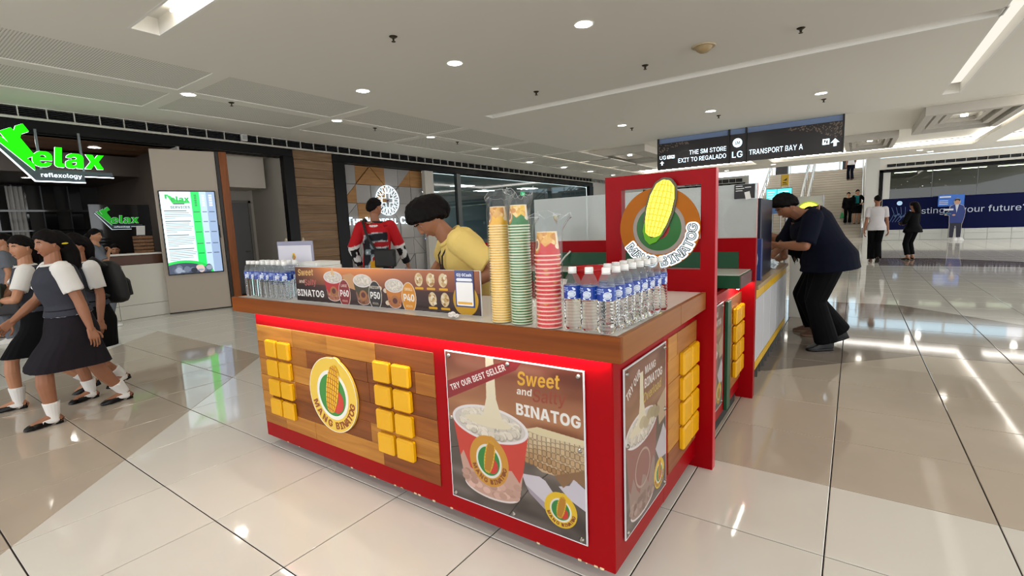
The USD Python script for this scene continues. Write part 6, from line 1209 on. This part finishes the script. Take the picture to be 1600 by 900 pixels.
# ---- clerk in yellow bending over behind the menu banner
loc, hd = (-1.27, .30, 0), (-.62, -.78)
p = body(1.66, 1.22, True, pelvis=(0, -.02, .88), pitch=(14, 46), head=(10, 46, -6), neckpitch=50, hands=((-.20, .22, .985), (.24, .34, 1.0)), elbow=((-.5, -1, .0), (1, -.3, .0)), palm=(V3(.2, .2, -1), V3(0, .2, -1)), curl=(.5, .5), feet=((-.13, -.08), (.13, -.06)))
t = person('clerk in a yellow polo shirt bending over behind the menu banner', loc, hd, p, 'b'); yel = cloth('polo_yellow', (222, 194, 116))
obj('hair', hair_cap(p, .04, -.03, -.12, .024, 8, 1.2), HAIR, t, smooth=True); long_hair(p, t, ((0, -.05, .05), (0, -.09, .03), (0, -.115, -.02), (0, -.10, -.06)), (.085, .075, .055, .03), 'hair_bun')
shirt(p, yel, t, 'polo_shirt', .018, -.10, .965, .80, .024, .03); collar(p, yel, t, .015); trousers(p, blackc, t); pass
for i in range(2): shoe(p, i, 'leather', blackl, t)
c, r, f, u = p.spine(.95); q = thing('lanyard', 'dark lanyard hanging from the neck of the clerk in yellow', 'lanyard', loc, math.atan2(-hd[0], hd[1])); L0 = c+r*.08+f*.13-u*.02; L1 = c-r*.08+f*.13-u*.02; E = p.spine(.6)[0]+p.spine(.6)[2]*.215; E2 = V3(E[0], E[1]+.05, E[2]-.14); obj('cord', join(tube([c+r*.07-f*.02+u*.02, L0, E, E2], .005, 6), tube([c-r*.07-f*.02+u*.02, L1, E+r*-.012, E2], .005, 6)), M('lanyard_black', (30, 26, 34), .7), q); obj('card', bx(E2-V3(0, 0, .05), (.055, .004, .085), .001), M('card_dark', (60, 60, 70), .3), q)
# ---- big man in navy leaning on the white stall, and another behind him
loc, hd = (.43, 3.56, 0), (-.93, -.36)
p = body(1.70, 1.42, False, pelvis=(0, -.02, .915), pitch=(14, 46), head=(6, 40, 0), neckpitch=62, feet=((-.12, .0), (.12, -.20)), footpitch=(0, 24), hands=(w2l(loc, hd, (.03, 3.28, 1.05)), w2l(loc, hd, (-.06, 3.62, .90))), elbow=((-.5, .1, -1), (1, -.2, -.5)), palm=(V3(1, 0, .3), V3(0, 0, -1)), curl=(.9, .8), footyaw=(-14, 14))
t = person('large man in a navy shirt leaning over the white stall counter', loc, hd, p, 'b'); obj('hair', hair_cap(p, .05, -.012, -.09, .024, 9, 1.2), HAIR, t, smooth=True); shirt(p, navyc, t, 'shirt', .024, -.24, .965, .92, .022, .10); collar(p, navyc, t, .014); trousers(p, blackc, t, .018, 1.5)
for i in range(2): shoe(p, i, 'sneaker', blackl, t)
loc, hd = (.36, 4.15, 0), (-1, -.10)
p = body(1.62, 1.1, False, pelvis=(0, .02, .84), pitch=(38, 78), head=(6, 50, 0), neckpitch=75, feet=((-.11, -.02), (.12, .05)), hands=(w2l(loc, hd, (-.05, 3.95, .86)), w2l(loc, hd, (-.05, 4.3, .86))), elbow=((-1, -.2, -.4), (1, -.2, -.4)), palm=(V3(0, 0, -1), V3(0, 0, -1)), curl=(.6, .6))
t = person('person in black trousers and brown shoes hidden behind the large man in navy', loc, hd, p, 'b'); obj('hair', hair_cap(p, .055, .0, -.08, .014, 10), HAIR, t, smooth=True); shirt(p, blackc, t, 'shirt', .016, -.14, .965, .6, .018, .05); trousers(p, blackc, t, .016, 1.3)
for i in range(2): shoe(p, i, 'sneaker', brownl, t, M('sole_tan', (150, 120, 96), .7))
# ---- further back
loc, hd = (1.12, 13.68, 0), (-.1, 1)
p = body(1.73, .96, False, pitch=(0, 4), head=(6, 6, 0), feet=((-.07, .12), (.05, -.10)), footpitch=(0, 24), hands=((-.27, -.06, .75), (.27, .10, .76)), curl=(.5, .5))
t = person('man in a white short-sleeved shirt and black trousers walking away', loc, hd, p, 'b', False); obj('hair', hair_cap(p, .06, .02, -.06, .012, 11, 1, 3), HAIR, t, smooth=True); shirt(p, cloth('shirt_white', (206, 202, 204)), t, 'shirt', .016, -.18, .965, .75, .010, .10, .022); trousers(p, blackc, t, .016, 1.2, l=.03); collar(p, cloth('shirt_white', (206, 202, 204)), t, .012)
for i in range(2): shoe(p, i, 'leather', blackl, t)
loc, hd = (1.94, 14.78, 0), (-.75, .66)
p = body(1.54, 1.08, True, pitch=(0, 4), head=(0, 14, 0), feet=((-.11, .0), (.11, .05)), hands=((-.10, .26, .98), (.10, .26, .98)), elbow=((-.7, -.6, -.6), (.7, -.6, -.6)), palm=(V3(1, -.2, .2), V3(-1, -.2, .2)), curl=(.8, .8))
t = person('woman all in black with long dark hair, standing on the far dark floor band', loc, hd, p, 'b', False); obj('hair', hair_cap(p, .05, -.01, -.09, .014, 12, 1, 3), HAIR, t, smooth=True); long_hair(p, t, ((0, -.06, .03), (0, -.09, -.08), (0, -.10, -.20)), (.085, .085, .07), 'long_hair'); shirt(p, blackc, t, 'top', .02, -.22, .965, 1.9, .016, .12, .03); trousers(p, blackc, t, .012, .9, .92, l=.03)
for i in range(2): shoe(p, i, 'pump', blackl, t)
loc, hd = (.36, BY+1.34, .75), (.1, -1)
p = body(1.56, 1.1, True, pitch=(0, 3), head=(-8, 6, 0), feet=((-.09, .02), (.09, -.04)), hands=((-.28, .08, .74), (.24, .05, .72)), curl=(.7, .9))
t = person('woman in black carrying a green bag, coming down the stairs', loc, hd, p, 'c', False); obj('hair', hair_cap(p, .05, -.01, -.09, .014, 13, 1, 3), HAIR, t, smooth=True); long_hair(p, t, ((0, -.06, .03), (0, -.09, -.06)), (.08, .06), 'hair_back'); shirt(p, blackc, t, 'top', .02, -.18, .965, 1.8, .016, .1, .03); trousers(p, blackc, t, .012, 1, .98, l=.03)
for i in range(2): shoe(p, i, 'sneaker', M('shoe_grey', (110, 104, 100), .6), t)
w = p.wri[1]; q = thing('green_bag', 'green shopping bag held by the woman on the stairs', 'shopping bag', loc, math.atan2(-hd[0], hd[1])); m = sm(hull(np.array([w+V3(x, y, -.46) for x in (-.07, .09) for y in (-.16, .16)]+[w+V3(x, y, -.25) for x in (-.05, .06) for y in (-.12, .12)]+[w+V3(0, y, -.14) for y in (-.04, .04)])), .03, 4); obj('bag', (m.vertices, m.faces), M('bag_green', (20, 130, 66), .5), q, smooth=True); obj('handle', tube([w+V3(0, -.04, -.15), w+V3(0, -.02, -.085), w+V3(0, .02, -.085), w+V3(0, .04, -.15)], .008, 6), M('bag_green', (20, 130, 66), .5), q)
loc, hd = (.72, BY+1.34, .75), (.1, -1)
p = body(1.66, 1.05, True, pitch=(0, 3), head=(8, 6, 0), feet=((-.09, -.03), (.09, .04)), hands=((-.21, .16, 1.02), (.24, .02, .76)), elbow=((-.7, -.5, -.5), (0, -1, 0)), curl=(.6, .5))
t = person('woman in a black jacket over a teal top on the stairs, reaching for the rail', loc, hd, p, 'c', False); obj('hair', hair_cap(p, .05, -.01, -.09, .014, 14, 1, 3), HAIR, t, smooth=True); long_hair(p, t, ((0, -.06, .03), (0, -.09, -.06)), (.08, .06), 'hair_back'); shirt(p, cloth('teal', (30, 120, 124)), t, 'teal_top', .014, -.1, .96, 0, .01, 0, .03)
s_ = p.s; ms = torso(p, .026, -.40, .955, .10); cutb = mf.Manifold.cube([.15, .6, 1.2], True).translate([0, .30, 1.1]); sl = []
for i in range(2): sl += [mf.Manifold.batch_hull([sph(p.sh[i], .07*s_), sph(p.spine(.8)[0]-V3(0, .03, 0), .08*s_)]), cone(p.sh[i], p.elb[i], .068*s_, .056*s_), sph(p.elb[i], .056*s_), cone(p.elb[i], p.elb[i]+(p.wri[i]-p.elb[i])*.9, .056*s_, .042*s_)]
m = sm((uni(ms)-cutb)+uni(sl)-cutb, .03, 3); obj('jacket', (m.vertices, m.faces), blackc, t, smooth=True); skirt(p, blackc, t, .52, .2, 8, 1.0)
for i in range(2): shoe(p, i, 'leather', blackl, t)
loc, hd = (.36, BY+6.14, 3.15), (-.3, 1)
p = body(1.66, 1.0, False, pitch=(0, 8), head=(0, 0, 0), feet=((-.07, .12, .0), (.07, -.06, 0)), hands=((-.24, .0, .80), (.26, .22, .95)), curl=(.5, .5))
t = person('person in dark navy trousers near the top of the stairs', loc, hd, p, 'b', False); obj('hair', hair_cap(p, .06, .02, -.06, .012, 15, 1, 3), HAIR, t, smooth=True); shirt(p, cloth('shirt_white', (206, 202, 204)), t, 'shirt', .02, -.1, .965, .8, .024, .04, .03); trousers(p, navyc, t, .016, 1.2, l=.03)
for i in range(2): shoe(p, i, 'leather', blackl, t)
# ---- life-size cut-out of a man in a blue blazer by the far banner
cu = thing('cutout_standee', 'life-size printed cut-out of a man in a blue blazer before the navy banner', 'standee', (4.10, 25.1, 0)); SC = .01
sil = union_all([ell(0, 1.60, .095, .125), Polygon([(-.05, 1.5), (.05, 1.5), (.20, 1.42), (.27, 1.20), (.25, .98), (.20, .72), (-.20, .72), (-.21, 1.0), (-.24, 1.22), (-.19, 1.42)]), Polygon([(-.19, .8), (.19, .8), (.17, .12), (.04, .12), (.01, .6), (-.03, .6), (-.06, .12), (-.18, .12)]), Polygon([(-.24, 1.2), (-.34, 1.12), (-.36, 1.05), (-.05, 1.02), (0, 1.1)])])
obj('board', front(sil.buffer(.012), .03, 0), M('card_edge', (196, 192, 186), .6), cu)
for nmz, gm_, col, k in (('trousers_print', Polygon([(-.19, .8), (.19, .8), (.17, .12), (.04, .12), (.01, .6), (-.03, .6), (-.06, .12), (-.18, .12)]), (22, 24, 48), 1), ('blazer_print', union_all([Polygon([(-.05, 1.5), (.05, 1.5), (.20, 1.42), (.27, 1.20), (.25, .98), (.20, .72), (-.20, .72), (-.21, 1.0), (-.24, 1.22), (-.19, 1.42)]), Polygon([(-.24, 1.2), (-.34, 1.12), (-.36, 1.05), (-.05, 1.02), (0, 1.1)])]), (34, 56, 128), 2), ('shirt_print', Polygon([(-.06, 1.49), (.06, 1.49), (.0, 1.14)]), (206, 212, 222), 3), ('face_print', ell(0, 1.585, .085, .105), (196, 150, 124), 3), ('hair_print', ell(0, 1.655, .092, .065).difference(ell(0, 1.57, .08, .085)), (34, 26, 24), 4), ('hand_print', union_all([ell(-.08, 1.05, .055, .035), ell(-.33, 1.08, .04, .035)]), (196, 150, 124), 4), ('tablet_print', Polygon([(-.42, 1.10), (-.16, 1.08), (-.16, 1.12), (-.42, 1.15)]), (60, 120, 130), 5)): obj(nmz, front(gm_, .002, -.002*k), M('print_'+nmz, col, .5), cu)
for x in (-.15, .15): obj('round_foot', lathe([(0, 0), (.15, 0), (.15, .03), (.08, .12), (0, .13)], 24), M('foot_white', (226, 226, 224), .4), cu) if x < 0 else obj('round_foot', move(lathe([(0, 0), (.15, 0), (.15, .03), (.08, .12), (0, .13)], 24), (.15, 0, 0)), M('foot_white', (226, 226, 224), .4), cu)
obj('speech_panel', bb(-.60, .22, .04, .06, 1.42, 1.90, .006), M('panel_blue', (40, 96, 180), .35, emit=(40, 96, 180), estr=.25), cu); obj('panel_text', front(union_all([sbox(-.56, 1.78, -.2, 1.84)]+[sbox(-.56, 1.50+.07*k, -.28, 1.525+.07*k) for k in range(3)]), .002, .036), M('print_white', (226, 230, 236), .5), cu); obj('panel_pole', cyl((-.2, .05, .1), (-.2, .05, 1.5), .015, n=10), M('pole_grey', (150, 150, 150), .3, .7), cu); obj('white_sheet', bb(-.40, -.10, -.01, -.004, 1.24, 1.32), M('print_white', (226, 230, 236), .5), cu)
